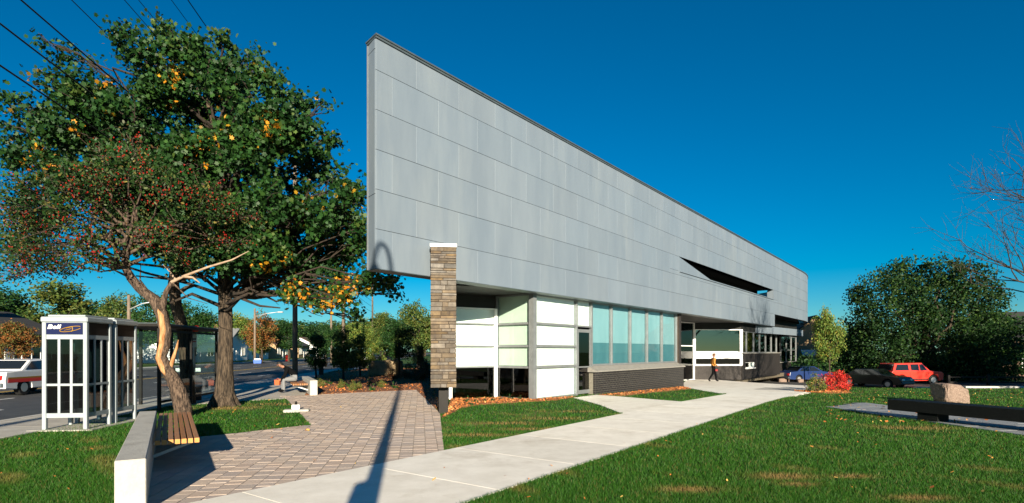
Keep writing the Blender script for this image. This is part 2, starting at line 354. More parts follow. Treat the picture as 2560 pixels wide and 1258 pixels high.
for k in range(-8, 26):
    q = [PL0 + PD * k + PN * 0.01, PL0 + PD * k + PN * (PW - 0.01), PL0 + PD * (k + 1) + PN * (PW - 0.01), PL0 + PD * (k + 1) + PN * 0.01]; b.add([(v.x, v.y, zg(v.x, v.y) + 0.019) for v in q], [(0, 1, 2, 3)])
b.build('joint_filler', m_side, path)
fore_poly = pxpoly([(1700, 966), (1722, 944.5), (1858, 950), (1900, 946), (1965, 951), (2012, 962), (2026, 983), (1985, 992), (1900, 1010), (1835, 989.5), (1760, 978)])
flat('forecourt', fore_poly, 0.016, m_conc)
door_poly = pxpoly([(1434, 996), (1490, 988.5), (1547, 992.5), (1652, 1001.5), (1760, 1010), (1640, 1040), (1556, 1036), (1500, 1014)])
flat('door_walk', door_poly, 0.020, m_conc)

apron_poly = [Vector((p.x, p.y, 0)) for p in (RP(-8.06, 17.2), G(640, 1001), G(717, 997), G(777, 989), G(777, 989) + Vector((-0.42, 0.91, 0)) * 4.0, RP(-8.06, 30))]
flat('bench_apron', apron_poly, 0.010, m_side)

# ------------------------------------------------------------------ paver plaza
WT = Vector((-0.521, 0.853, 0)).normalized(); WQ = Vector((WT.y, -WT.x, 0)); WP0 = Vector((-3.58, 5.48, 0))   # bench wall: near right corner and direction
plaza_poly = [WP0 - WT * 1.5, WP0 + WT * 5.1, G(510, 1094), G(605, 1084), G(778, 1064), G(716, 998), G(700, 992), G(775, 989), G(1040, 975), G(1100, 1035), G(1110, 1131), PL0 + PN * 0.01, PL0 + PD * -3.5 + PN * 0.01]
plaza_poly = [Vector((p.x, p.y, 0)) for p in plaza_poly]
plaza = flat('paver_plaza', plaza_poly, 0.012, m_sand)
VD = Vector((-0.16, 0.987, 0)).normalized(); VX = Vector((VD.y, -VD.x, 0)); vrot = math.atan2(VX.y, VX.x)
TONES = [tuple(0.45 * q * 1.42 * k + 0.55 * m for q, k, m in zip(c, (1.0, 0.96, 0.95), (0.45, 0.355, 0.30))) for c in [(0.30, 0.255, 0.205), (0.34, 0.285, 0.225), (0.26, 0.235, 0.205), (0.36, 0.31, 0.25), (0.29, 0.235, 0.185), (0.22, 0.21, 0.195), (0.32, 0.275, 0.235), (0.20, 0.19, 0.185), (0.38, 0.32, 0.26), (0.27, 0.22, 0.18), (0.31, 0.28, 0.25), (0.24, 0.215, 0.19)]]
def paver_arrays(L):
    b = MB(); b.cbox((-0.0955, -L / 2 + 0.0035, -0.03), (0.0955, L / 2 - 0.0035, 0.03), 0.005); return b
def colour_mesh(o, c):
    at = o.color_attributes.new('Col', 'FLOAT_COLOR', 'POINT'); n = len(o.vertices)
    a = np.ones((n, 4), np.float32); a[:, :3] = c if np.ndim(c) == 2 else np.array(c)[None, :]; at.data.foreach_set('color', a.ravel())
pav = []
for c in range(-60, 80):
    y = RND.uniform(-0.3, 0)
    while y < 26:
        L = RND.choice((0.17, 0.25, 0.25, 0.32)); p = VX * (c * 0.198 - 3) + VD * (y + L / 2); pav.append((p.x, p.y, L)); y += L
PA = np.array(pav)
R3 = Matrix.Rotation(vrot, 3, 'Z'); area2 = sum(plaza_poly[i].x * plaza_poly[(i + 1) % len(plaza_poly)].y - plaza_poly[(i + 1) % len(plaza_poly)].x * plaza_poly[i].y for i in range(len(plaza_poly))); orient = 1 if area2 > 0 else -1
def clip_paver(x, y, L):
    """paver outline cut along the plaza edge; None when outside"""
    rad = math.hypot(0.1, L / 2); c = Vector((x, y, 0)); poly = [c + R3 @ Vector(v) for v in ((-.0935, -L / 2 + .005, 0), (.0935, -L / 2 + .005, 0), (.0935, L / 2 - .005, 0), (-.0935, L / 2 - .005, 0))]; cut = False
    for i in range(len(plaza_poly)):
        a, e = plaza_poly[i], plaza_poly[(i + 1) % len(plaza_poly)]; d = e - a; k = max(0, min(1, (c - a).dot(d) / d.length_squared))
        if (c - (a + d * k)).length > rad: continue
        nn = Vector((-d.y, d.x, 0)).normalized() * orient; out = []
        for j in range(len(poly)):
            p0, p1 = poly[j], poly[(j + 1) % len(poly)]; s0, s1 = (p0 - a).dot(nn), (p1 - a).dot(nn)
            if s0 >= 0: out.append(p0)
            if (s0 >= 0) != (s1 >= 0): out.append(p0.lerp(p1, s0 / (s0 - s1))); cut = True
            elif s0 < 0: cut = True
        poly = out
        if len(poly) < 3: return None
    if not cut and not inpoly(np.array([(x, y)]), plaza_poly)[0]: return None
    return poly, cut
A_ = np.array([(p.x, p.y) for p in plaza_poly]); lo_, hi_ = A_.min(0) - .3, A_.max(0) + .3
PA = PA[(PA[:, 0] > lo_[0]) & (PA[:, 0] < hi_[0]) & (PA[:, 1] > lo_[1]) & (PA[:, 1] < hi_[1])]; PA = PA[np.argsort(PA[:, 1])]
PM = {}
def paver_mesh(L, k):
    if (L, k) not in PM:
        o = paver_arrays(L).build('paver', m_paver); me = o.data; bpy.data.objects.remove(o); colour_mesh(me, TONES[k]); PM[(L, k)] = me
    return PM[(L, k)]
b = MB(); cols = []; npv = 0
for x, y, L in PA:
    cp = clip_paver(x, y, L)
    if cp is None: continue
    poly, cut = cp; k = RND.randrange(12); dz = RND.uniform(-0.002, 0.002)
    if not cut and y > 5.7 and npv < 298:
        link('paver', paver_mesh(L, k), plaza, (x, y, dz - 0.008), vrot + RND.uniform(-0.01, 0.01)); npv += 1
    elif not cut:
        s = paver_arrays(L); b.add([R3 @ Vector(v) + Vector((x, y, dz - 0.008)) for v in s.v], s.f); cols += [TONES[k]] * len(s.v)
    else:
        n0 = len(b.v); b.prism([(v.x, v.y) for v in poly], -0.02, 0.0215 + dz); cols += [TONES[k]] * (len(b.v) - n0)
o = b.build('far_pavers', m_paver, plaza); tag(o, kind='stuff'); colour_mesh(o.data, np.array(cols, np.float32))

# ------------------------------------------------------------------ planting beds
bedA = pxpoly([(762, 989), (1040, 976), (1100, 1034), (1122, 1000), (1128, 940), (1060, 922), (930, 921), (835, 928), (795, 938)])
bedB = pxpoly([(1104, 1046), (1118, 1036), (1128, 999), (1250, 996), (1332, 1001), (1440, 993), (1395, 1001), (1270, 1008), (1200, 1012), (1150, 1022), (1120, 1040)])
bedC = pxpoly([(1497, 989), (1705, 968), (1728, 973), (1640, 981), (1560, 990)])
bedD = pxpoly([(1862, 949), (1900, 938), (1985, 930), (2015, 938), (2005, 953)])
bedE = [G(2075, 982) + Vector((1.05 * math.cos(a) * (1 + 0.12 * math.sin(3 * a)), 0.95 * math.sin(a) + 0.4, 0)) for a in np.linspace(0, 2 * math.pi, 20, endpoint=False)]
beds = [bedA, bedB, bedC, bedD, bedE]
for p in beds: flat('mulch_bed', p, 0.03, m_mulch)
grassC = pxpoly([(1552, 991), (1640, 982), (1726, 973.5), (1838, 987.5), (1760, 993), (1652, 1001)])
patch_flagstone = None
SD = Vector((9.66 - 8.95, 10.57 - 15.8, 0)).normalized(); SN = Vector((-SD.y, SD.x, 0)); S0 = G(2072, 1020); S0.z = 0
flagstone_poly = [S0, S0 + SN * 2.05 - SD * 1.2, S0 + SN * 2.05 + SD * 12, S0 + SD * 12]
flagstone = flat('shaded_flagstones', flagstone_poly, 0.006, m_sand)
k = 0; t = 0.0
for row in range(4):
    t = -1.2 * (row + 0.5) / 4
    while t < 11.5:
        L = RND.uniform(0.5, 1.0); q0, q1 = row * 0.5125 + 0.005, (row + 1) * 0.5125 - 0.005
        pp = [S0 + SN * q0 + SD * t, S0 + SN * q1 + SD * t, S0 + SN * q1 + SD * (t + L - 0.01), S0 + SN * q0 + SD * (t + L - 0.01)]
        b = MB(); b.prism([(p.x, p.y) for p in pp], -0.02, 0.022 + RND.uniform(0, 0.006)); b.build('slab', m_flagstone, flagstone); t += L

# wood chips on the beds, near grass blades, fallen leaves
def scatter_tri(name, P, size, col, m, lift=0.0, flatness=0.25, pts=4, label=None):
    n = len(P); a = NP.uniform(0, 2 * np.pi, n); tl = NP.normal(0, flatness, (n, 2))
    ux = np.stack([np.cos(a), np.sin(a), tl[:, 0]], 1); uy = np.stack([-np.sin(a), np.cos(a), tl[:, 1]], 1)
    s = size[:, None]; asp = NP.uniform(0.3, 0.9, n)[:, None]
    c = P + np.array([0, 0, lift])
    V = np.stack([c - ux * s - uy * s * asp * 0.5, c + ux * s * 0.6 - uy * s * asp, c + ux * s + uy * s * asp * 0.4, c - ux * s * 0.5 + uy * s * asp], 1).reshape(-1, 3)
    o = link(name, npmesh(name, V, 4, m, col)); tag(o, label, kind='stuff'); return o
def rand_in(poly, n):
    A = np.array([(p.x, p.y) for p in poly]); lo, hi = A.min(0), A.max(0); out = np.zeros((0, 2))
    while len(out) < n:
        Q = NP.uniform(lo, hi, (n * 2, 2)); out = np.concatenate([out, Q[inpoly(Q, poly)]])
    return out[:n]
def withz(Q, dz=0.0): return np.array([(x, y, zg(x, y) + dz) for x, y in Q])
CP = []
for p, n in ((bedA, 9000), (bedB, 2500), (bedC, 1200), (bedD, 700), (bedE, 900)): CP.append(withz(rand_in(p, n), 0.035))
CP = np.concatenate(CP); cc = np.array([(0.44, 0.16, 0.045), (0.30, 0.11, 0.034), (0.14, 0.055, 0.022), (0.50, 0.23, 0.08), (0.52, 0.16, 0.035)])[NP.integers(0, 5, len(CP))]
scatter_tri('bark_chips', CP, NP.uniform(0.02, 0.05, len(CP)), cc * NP.uniform(0.7, 1.2, (len(CP), 1)), m_chip, flatness=0.5, label='orange brown bark chips covering the planting beds')
hard = [apron_poly, path_poly, fore_poly, door_poly, plaza_poly, flagstone_poly] + beds
side_poly = [RP(-40, -50), RP(-8.0, -50), RP(-8.0, 200), RP(-40, 200)]
bw_poly = [WP0 - WQ * 0.27 - WT * 0.1, WP0 - WT * 0.1, WP0 + WT * 5.14, WP0 - WQ * 0.27 + WT * 5.14]
def dry(Q):      # worn straw patches of the lawn
    x, y = Q[:, 0], Q[:, 1]
    n = np.sin(x * 2.1 + 1.3 * np.sin(y * 1.7)) * np.sin(y * 2.6 + 1.1 * np.sin(x * 2.3)) + 0.5 * np.sin(x * 5.3 + y * 4.1)
    spots = np.zeros(len(Q))
    for px, py, rx, ry in ((1960, 1195, 0.35, 0.16), (1720, 1228, 0.3, 0.12), (1995, 1215, 0.2, 0.08), (2130, 1195, 0.25, 0.1), (2290, 1072, 0.75, 0.22), (2300, 1250, 0.3, 0.1), (1380, 1048, 0.7, 0.22), (1250, 1060, 0.6, 0.2), (1440, 1030, 0.5, 0.2), (1190, 1090, 0.6, 0.15), (560, 1022, 0.9, 0.35), (690, 1012, 0.7, 0.3), (1330, 1075, 0.6, 0.14)):
        g = G(px, py); spots = np.maximum(spots, np.exp(-(((x - g.x) / rx) ** 2 + ((y - g.y) / ry) ** 2)))
    return np.clip((n - 0.75) * 0.5, 0, 0.4) + spots
NB = 420000
py_ = 878 + 40 + (1300 - 918) * NP.random(NB) ** 0.8; px_ = NP.uniform(-60, 2620, NB)
Yb = EYE * F / (py_ - HOR); Q = np.stack([(px_ - CX) / F * Yb, Yb], 1)
far = Yb > 16.5
Q[far] += 0
keep = Yb < 36
EG = np.array([tuple((PL0 + PD * t + PN * (PW + abs(NP.normal(0, .035)) if sd else -abs(NP.normal(0, .035))))[:2]) for sd in (0, 1) for t in (NP.uniform(-1, 22, 9000) if sd else NP.uniform(3.6, 22, 6000))])
Q = np.concatenate([Q, EG]); Yb = np.concatenate([Yb, EG[:, 1]]); keep = np.concatenate([keep, EG[:, 1] > 1])
for p in hard + [side_poly, bw_poly]: keep &= ~(inpoly(Q, p) & ~(inpoly(Q, grassC) if p is door_poly or p is bedC else np.zeros(len(Q), bool)))
Q = Q[keep]; Yb = Yb[keep]; D = dry(Q); ok = NP.random(len(Q)) > D * 0.35; Q, Yb, D = Q[ok], Yb[ok], D[ok]
n = len(Q); Z = np.array([zg(x, y) for x, y in Q]); lod = np.clip(Yb / 7, 0.8, 3.2)
hgt = NP.uniform(0.022, 0.055, n) * (1 + 0.12 * lod); wid = 0.0032 * lod * NP.uniform(0.8, 1.4, n); a = NP.uniform(0, 2 * np.pi, n); la = NP.uniform(0, 2 * np.pi, n); lean = hgt * NP.uniform(0.15, 0.9, n)
B0 = np.stack([Q[:, 0], Q[:, 1], Z], 1); wx = np.stack([np.cos(a) * wid, np.sin(a) * wid, 0 * a], 1); tip = B0 + np.stack([np.cos(la) * lean, np.sin(la) * lean, hgt], 1)
V = np.stack([B0 - wx, B0 + wx, tip], 1).reshape(-1, 3)
g1, g2, st = np.array((0.013, 0.060, 0.005)), np.array((0.042, 0.138, 0.011)), np.array((0.23, 0.155, 0.055))
mixv = NP.random(n)[:, None]; colr = g1 * (1 - mixv) + g2 * mixv; dd = np.clip(D * 1.2 + (NP.random(n) < 0.05) * 0.6, 0, 1)[:, None]; colr = colr * (1 - dd) + st * dd
tag(link('lawn_grass', npmesh('lawn_grass', V, 3, m_blade, colr)), 'short green lawn grass with worn straw patches', kind='stuff')
LP = []
for n_, box in ((330, (2060, 2560, 975, 1060)), (40, (1300, 2560, 1040, 1258)), (26, (470, 760, 1000, 1085)), (22, (0, 300, 1085, 1240)), (26, (620, 1300, 985, 1230)), (20, (2000, 2560, 1050, 1240))):
    for _ in range(n_):
        g = G(RND.uniform(box[0], box[1]), RND.uniform(box[2], box[3])); LP.append((g.x, g.y, g.z + 0.045))
LP = np.array(LP); lc = np.array([(0.45, 0.14, 0.025), (0.5, 0.22, 0.04), (0.32, 0.09, 0.02), (0.5, 0.32, 0.08)])[NP.integers(0, 4, len(LP))]
scatter_tri('fallen_leaves', LP, NP.uniform(0.012, 0.034, len(LP)) * np.where(LP[:, 1] < 11, 0.8, 1.25), lc, m_chip, flatness=0.4, label='dry orange leaves fallen on lawn and paving')

# ------------------------------------------------------------------ the zinc-clad building (local x = along the front, y = into the building)
VPX = 2365.0; wd = Vector(((VPX - CX) / F, 1, 0)).normalized(); BN = Vector((-wd.y, wd.x, 0))
dA = 14.6 * (VPX - 1108) / (VPX - 940); A0 = Vector(((940 - CX) / F * dA, dA, 0)); brz = math.atan2(wd.y, wd.x)
def sx(px, o=0.0):
    q = (px - CX) / F; return (q * (A0.y + o * BN.y) - A0.x - o * BN.x) / (wd.x - q * wd.y)
def Bw(s, o, z=0.0): return A0 + wd * s + BN * o + Vector((0, 0, z))
def zat(px, py, o=0.0): s = sx(px, o); return EYE + (HOR - py) / F * Bw(s, o).y
bld = thing('library_building', A0, brz, 'long grey zinc clad building with prow wall floating on a stone pier', 'building')
ROW, ZB = 0.916, 3.50; ZT = 8.86; PLEN = 1.53
s_low = sx(1937); s_arc = 48.6; RC = 26.0
hs1, hs2, hs3 = sx(1698), sx(1934), sx(1780); hz1 = ZB + 3 * ROW; hz0 = 5.53
core = MB()      # wall body behind the cladding
o0, o1 = 0.035, 0.40
core.span((0.12, o0, ZB + 0.02), (s_low - 0.02, o1, ZB + 2 * ROW)); core.span((0.12, o0, ZB + 2 * ROW), (hs1, o1, hz1)); core.span((hs2, o0, ZB + 2 * ROW), (s_arc, o1, hz1))
core.span((hs1, o0, ZB + 2 * ROW), (hs2, o1, hz0 - 0.01)); core.span((0.12, o0, hz1), (s_arc, o1, ZT - 0.05)); core.span((s_low - 0.02, o0, ZB + ROW + 0.02), (s_arc, o1, ZB + 2 * ROW))
core.add([(hs1, o0, hz0 - 0.01), (hs3, o0, hz0 - 0.01), (hs1, o0, hz1), (hs1, o1, hz0 - 0.01), (hs3, o1, hz0 - 0.01), (hs1, o1, hz1)], [(0, 1, 2), (3, 5, 4), (0, 3, 4, 1), (1, 4, 5, 2), (2, 5, 3, 0)])
wall = core.build('zinc_wall', m_zdark, bld)
full = MB(); full.cbox((0.002, 0, 0.005), (PLEN - 0.002, 0.03, ROW - 0.005), 0.0015); fo = full.build('panel', m_zinc); fullmesh = fo.data; bpy.data.objects.remove(fo)
def panel(sa, sb, za, zb):
    if abs(sb - sa - PLEN) < 1e-4 and abs(zb - za - ROW) < 1e-4:
        return link('panel', fullmesh, wall, (sa, RND.uniform(-0.0012, 0.0012), za))
    b = MB(); b.cbox((0.002, 0, 0.005), (sb - sa - 0.002, 0.03, zb - za - 0.005), 0.0015); o = b.build('panel', m_zinc, wall); o.location = (sa, RND.uniform(-0.0012, 0.0012), za); return o
def arcpt(L, o):      # along the front, straight then bending back
    if L <= s_arc: return L, o
    a = (L - s_arc) / RC; return s_arc + (RC - o) * math.sin(a), RC - (RC - o) * math.cos(a)
for row in range(6):
    za = ZB + row * ROW; zb = min(za + ROW, ZT - 0.06)
    off = 1.24 if row % 2 == 1 else 0.475
    cuts = [0.0, off]
    while cuts[-1] < (s_low - 0.01 if row == 0 else s_arc - 0.01): cuts.append(cuts[-1] + PLEN)
    end = s_low if row == 0 else s_arc
    cuts[-1] = end
    if cuts[-1] - cuts[-2] < 0.15: del cuts[-2]
    for i in range(len(cuts) - 1):
        a, c = cuts[i], cuts[i + 1]
        if row == 2 and c > hs1 and a < hs2:
            panel(a, c, za, hz0 - 0.0)
            if a < hs1: panel(a, hs1, hz0, zb)
            if c > hs2: panel(hs2, c, hz0, zb)
        else: panel(a, c, za, zb)
    if row:
        L = s_arc
        while L < s_arc + 24:
            b = MB(); P_ = [arcpt(L + 0.004 + (PLEN - 0.008) * k / 3, 0.0) for k in range(4)]; Q_ = [arcpt(L + 0.004 + (PLEN - 0.008) * k / 3, 0.35) for k in range(4)]
            b.prism(P_ + Q_[::-1], za + 0.008, zb - 0.008); b.build('panel', m_zinc, wall); L += PLEN
b = MB(); b.add([(hs1, 0, hz0 + .008), (hs3 - .03, 0, hz0 + .008), (hs1, 0, hz1 - .02), (hs1, .03, hz0 + .008), (hs3 - .03, .03, hz0 + .008), (hs1, .03, hz1 - .02)], [(0, 1, 2), (3, 5, 4), (0, 3, 4, 1), (1, 4, 5, 2), (2, 5, 3, 0)]); b.build('panel', m_zinc, wall)
b = MB(); b.span((hs1, -0.06, hz0 - 0.035), (hs2 + 0.05, 0.05, hz0 + 0.014)); b.build('slot_ledge', m_zinc, wall)
# slanted clerestory slot: reveals and the dark pocket behind them
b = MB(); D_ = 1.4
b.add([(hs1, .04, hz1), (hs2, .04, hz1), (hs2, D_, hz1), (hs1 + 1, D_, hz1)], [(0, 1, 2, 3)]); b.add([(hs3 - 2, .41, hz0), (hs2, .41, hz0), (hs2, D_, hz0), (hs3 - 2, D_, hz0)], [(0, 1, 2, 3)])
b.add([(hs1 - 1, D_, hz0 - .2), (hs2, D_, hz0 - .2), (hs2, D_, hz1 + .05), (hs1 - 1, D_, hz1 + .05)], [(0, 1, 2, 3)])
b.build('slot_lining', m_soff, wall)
b = MB(); b.span((hs2 - 0.03, 0.04, hz0), (hs2 - 0.005, 0.45, hz1 - 0.01)); b.build('slot_jamb', m_zinc, wall)
b = MB(); b.span((sx(1900, 1.2), 1.2, hz0 + 0.02), (sx(1921, 1.2), 1.26, hz0 + 0.42)); b.build('slot_window', m_frame, wall)
b = MB(); b.prism([(-0.03, -0.035), (s_arc, -0.035), (s_arc, 0.45), (0.08, 0.45)], ZT - 0.06, ZT - 0.012); b.prism([(-0.045, -0.06), (s_arc, -0.06), (s_arc, 0.47), (0.065, 0.47)], ZT - 0.010, ZT + 0.025)
P_ = [arcpt(s_arc + k, -0.05) for k in range(0, 24)]; Q_ = [arcpt(s_arc + k, 0.4) for k in range(0, 24)]; b.prism(P_ + Q_[::-1], ZT - 0.06, ZT + 0.045); b.build('coping', m_cap, wall)
# end return of the prow (leans away at the tip)
b = MB(); e = [(-0.012, 0.0315), (0.118, 0.0315), (0.118, 0.40), (0.095, 0.41)]
b.prism(e, ZB + 0.005, ZB + 1.72 * 1.0); b.prism(e, ZB + 1.735, ZT - 0.30); b.prism(e, ZT - 0.285, ZT - 0.065); b.build('end_panel', m_zinc, wall)
b = MB(); b.span((0.08, 0.41, ZB + 0.01), (0.125, 0.44, ZT - 0.07)); b.build('corner_trim', m_alu, wall)
b = MB(); b.prism([(-0.005, 0.0), (s_low, 0.0), (s_low, 0.42), (0.10, 0.42)], ZB - 0.012, ZB + 0.006); b.build('drip_edge', m_cap, wall)

# roof, soffit and back of the building
sC = sx(1332, 0.45); sE = sx(1703, 0.30); sK = sx(1855, 0.6); DEEP = 13.0; REC = 3.9
def LW(px, Y): v = MINV @ Vector(((px - CX) / F * Y, Y, 0)); return (v.x, v.y)
MINV = (Matrix.Translation(A0) @ Matrix.Rotation(brz, 4, 'Z')).inverted()
wl0, wl1 = LW(1131, 18.7), LW(1150, 38); bend_ = (s_arc + 6, DEEP)
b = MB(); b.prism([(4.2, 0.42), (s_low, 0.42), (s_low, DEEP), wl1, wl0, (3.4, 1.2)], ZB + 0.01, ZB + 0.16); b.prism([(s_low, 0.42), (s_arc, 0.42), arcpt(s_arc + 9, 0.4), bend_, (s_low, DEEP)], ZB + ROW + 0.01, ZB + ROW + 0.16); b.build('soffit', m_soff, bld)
b = MB(); b.prism([(4.0, 0.42), (s_arc, 0.42), arcpt(s_arc + 9, 0.4), bend_, wl1, wl0], ZT - 0.5, ZT - 0.3); b.build('roof', m_cap, bld)
def wallseg(b, p, q, z0, z1, th=0.25):
    p, q = Vector((*p, 0)), Vector((*q, 0)); t = (q - p).normalized(); n_ = Vector((-t.y, t.x, 0)) * th; b.prism([(v.x, v.y) for v in (p, q, q + n_, p + n_)], z0, z1)
b = MB(); wallseg(b, wl1, LW(1133, 21.5), -0.3, ZB); wallseg(b, bend_, wl1, -0.6, ZT - .5); wallseg(b, wl1, wl0, ZB + .17, ZT - .5); wallseg(b, (s_arc + 6, 5.5), bend_, -1.0, ZT - .5, -0.25); b.build('rear_wall', m_bricko, bld)
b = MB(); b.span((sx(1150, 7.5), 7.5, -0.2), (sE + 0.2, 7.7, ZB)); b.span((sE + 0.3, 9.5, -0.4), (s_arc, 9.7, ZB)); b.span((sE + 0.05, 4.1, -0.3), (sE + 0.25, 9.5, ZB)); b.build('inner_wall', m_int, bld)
b = MB(); b.prism([(sC, 0.6), (sE, 0.6), (sE, 7.5), (sx(1150, 7.5), 7.5), LW(1140, 21.5), (wl0[0] + .1, wl0[1] + .1), (sC - .1, 2.0)], -0.3, -0.015); b.span((sK + 0.3, 0.9, -0.6), (s_arc, 9.5, -0.3)); b.build('inner_floor', m_intf, bld)

# stone pier on its steel stub
PE = Vector((0.992, 0.125, 0)).normalized(); PB = Vector((-PE.y, PE.x, 0)); pfl = U(1077, 900, 13.9); PW_ = 0.625
Minv = MINV
pier_e = bpy.data.objects.new('stone_pier', None); COL.objects.link(pier_e); pier_e.parent = bld
pier_e.matrix_local = Minv @ Matrix.Translation(Vector((pfl.x, pfl.y, 0))) @ Matrix.Rotation(math.atan2(PE.y, PE.x), 4, 'Z')
pz0 = EYE - (970 - HOR) / F * 13.9; pz1 = EYE + (HOR - 617) / F * 13.9; PDP = 2.3
b = MB(); b.span((0.018, 0.02, pz0 + 0.01), (PW_ - 0.018, PDP - 0.02, pz1 - 0.005)); b.build('mortar_core', m_mortar, pier_e)
z = pz0; first = True
while z < pz1 - 0.02:
    h = RND.choice((0.055, 0.062, 0.068, 0.075, 0.105, 0.12)) if not first else 0.10; first = False
    h = min(h, pz1 - z)
    if pz1 - z - h < 0.05: h = pz1 - z
    n = RND.choice((1, 2, 2, 2, 3, 3)) if h < 0.1 else RND.choice((2, 2, 3)); ws = [RND.uniform(0.5, 1.5) for _ in range(n)]; x = 0
    for wv in ws:
        wl = wv / sum(ws) * PW_; j = RND.uniform(-0.012, 0.006)
        b = MB(); b.cbox((x + (0.006 if x > 0 else -RND.uniform(0, 0.008)), j, z + 0.006), (x + wl - (0.006 if x + wl < PW_ - 0.01 else -RND.uniform(0, 0.008)), 0.27, z + h - 0.006), 0.006)
        for i, v in enumerate(b.v): b.v[i] = (v[0] + RND.uniform(-.0025, .0025), v[1] + RND.uniform(-.004, .004), v[2] + RND.uniform(-.002, .002))
        b.build('stone', m_stone, pier_e); x += wl
    y = 0.278
    while y < PDP - 0.1:
        wl = min(RND.uniform(0.6, 1.1), PDP - y)
        b = MB(); b.cbox((-RND.uniform(0, .01), y + .004, z + .004), (PW_ + RND.uniform(0, .01), y + wl - .004, z + h - .004), 0.006); b.build('stone', m_stone, pier_e); y += wl
    z += h
b = MB(); b.cbox((-0.02, -0.02, pz1 + 0.002), (PW_ + 0.02, PDP + 0.02, pz1 + 0.085), 0.008); b.build('capstone', m_frame, pier_e)
b = MB(); sl_ = U(1097, 900, 14.25); lx = (Vector((sl_.x - pfl.x, sl_.y - pfl.y, 0))).dot(PE); b.span((lx, 0.40, -0.1), (lx + 0.24, PDP - 0.3, pz0 + 0.008)); b.build('steel_stub', m_black, pier_e)

# ---- glazed corner
GO = 0.45
def seg_frame(p0, p1): p0, p1 = Vector((*p0, 0)), Vector((*p1, 0)); t = (p1 - p0); L = t.length; return p0, t.normalized(), L
glz = bpy.data.objects.new('glazing', None); COL.objects.link(glz); glz.parent = bld
def bay(p0, p1, zs, fills, zmul=0.06, m_fr=None, posts=(1, 1), fw=0.055, par=None, blind_in=0.09, m_rail=None):
    """one glazed bay between two plan points; zs = rail heights; fills = what is in each light from the bottom"""
    par = par or glz; m_fr = m_fr or m_alu
    q0, t, L = seg_frame(p0, p1); nrm = Vector((-t.y, t.x, 0))        # points into the building
    def P3(a, o, z): v = q0 + t * a + nrm * o; return (v.x, v.y, z)
    def pr(name, a0, a1, c0, c1, z0, z1, m):
        b = MB(); b.prism([P3(a0, c0, 0)[:2], P3(a1, c0, 0)[:2], P3(a1, c1, 0)[:2], P3(a0, c1, 0)[:2]], z0, z1); return b.build(name, m, par)
    if posts[0]: pr('mullion', -fw / 2, fw / 2, -0.04, 0.10, zs[0], zs[-1] + 0.02, m_fr)
    if posts[1]: pr('mullion', L - fw / 2, L + fw / 2, -0.04, 0.10, zs[0], zs[-1] + 0.02, m_fr)
    for i, z in enumerate(zs): pr('rail', fw / 2, L - fw / 2, -0.03, 0.08, z - zmul / 2 if i else z, z + zmul / 2 if i else z + zmul, m_rail if m_rail and 0 < i < len(zs) - 1 else m_fr)
    for i, f in enumerate(fills):
        z0, z1 = zs[i] + zmul * 0.6, zs[i + 1] - zmul * 0.4
        gm = m_gdark if f is None else (m_gref if f == 'mirror' else m_glass)
        pr('pane', fw / 2, L - fw / 2, 0.02, 0.03, z0, z1, gm)
        if f is not None and f != 'mirror' and f != 'clear': pr('blind', fw / 2, L - fw / 2, blind_in, blind_in + 0.02, z0, z1, f)
ZTOP = ZB - 0.0
Mpt = Minv @ Vector((*( (lambda Y: ((1240 - CX) / F * Y, Y))(18.95)), 0)); 
oM = GO
for _ in range(60):     # middle face runs straight back from the corner: find its depth at column 1243
    if CX + F * Bw(sC, oM).x / Bw(sC, oM).y > 1243: oM += 0.05
pM = (sC, oM); pC = (sC, GO)
lw = U(1126, 900, 18.55); lw2 = Minv @ Vector((lw.x, lw.y, 0)); pLft = (lw2.x, lw2.y)
zr = [-0.05, 1.06, 1.77, 2.53, ZTOP]
bay(pLft, (pM[0] - 0.06, pM[1] - 0.0), zr[:-1] + [3.05], [None, m_blind, m_blind, m_blind], m_fr=m_frame, fw=0.10, zmul=0.045, m_rail=m_alu)
b = MB(); wallseg(b, pLft, (pM[0] - 0.06, pM[1]), 3.078, ZTOP + 0.005, 0.1); b.build('dark_infill', m_soff, glz)  # dark strip stands for the overhang's shadow on the upper glass
bay(pM, pC, zr, [None, m_blindg, m_blindg, m_blindg], fw=0.09, zmul=0.075)
b = MB(); b.span((sC - 0.09, GO - 0.09, -0.06), (sC + 0.10, GO + 0.10, ZTOP)); b.build('corner_post', m_alu, glz)
s1 = sx(1441, GO); s2 = sx(1478, GO)
bay((sC + 0.12, GO), (s1, GO), zr, [m_blind, m_blind, m_blind, m_blind], zmul=0.075, fw=0.07)
bay((s1, GO), (s2, GO), [2.5, ZTOP], [m_blind], fw=0.06, posts=(0, 1))
b = MB(); b.span((s2 - 0.0, GO - 0.05, -0.1), (s2 + 0.22, GO + 0.1, 0.95)); b.build('door_jamb', m_frame, glz)
bay(LW(1133, 21.5), pLft, [-0.05, 2.53, ZTOP], [None, None], fw=0.08, posts=(1, 0))
door = MB()
for a0, a1, z0, z1 in ((s1 + .04, s1 + .14, 0, 2.42), (s2 - .14, s2 - .04, 0, 2.42), (s1 + .14, s2 - .14, 0, .14), (s1 + .14, s2 - .14, 2.30, 2.42)): door.span((a0, GO - 0.02, z0), (a1, GO + 0.035, z1))
dr = door.build('door', m_alu, bld)
b = MB(); b.span((s1 + .14, GO, .14), (s2 - .14, GO + .012, 2.30)); b.build('pane', m_gdark, dr)
b = MB(); b.span((s1 + .05, GO - .075, .98), (s2 - .05, GO - .045, 1.03)); b.build('push_bar', m_alu, dr)
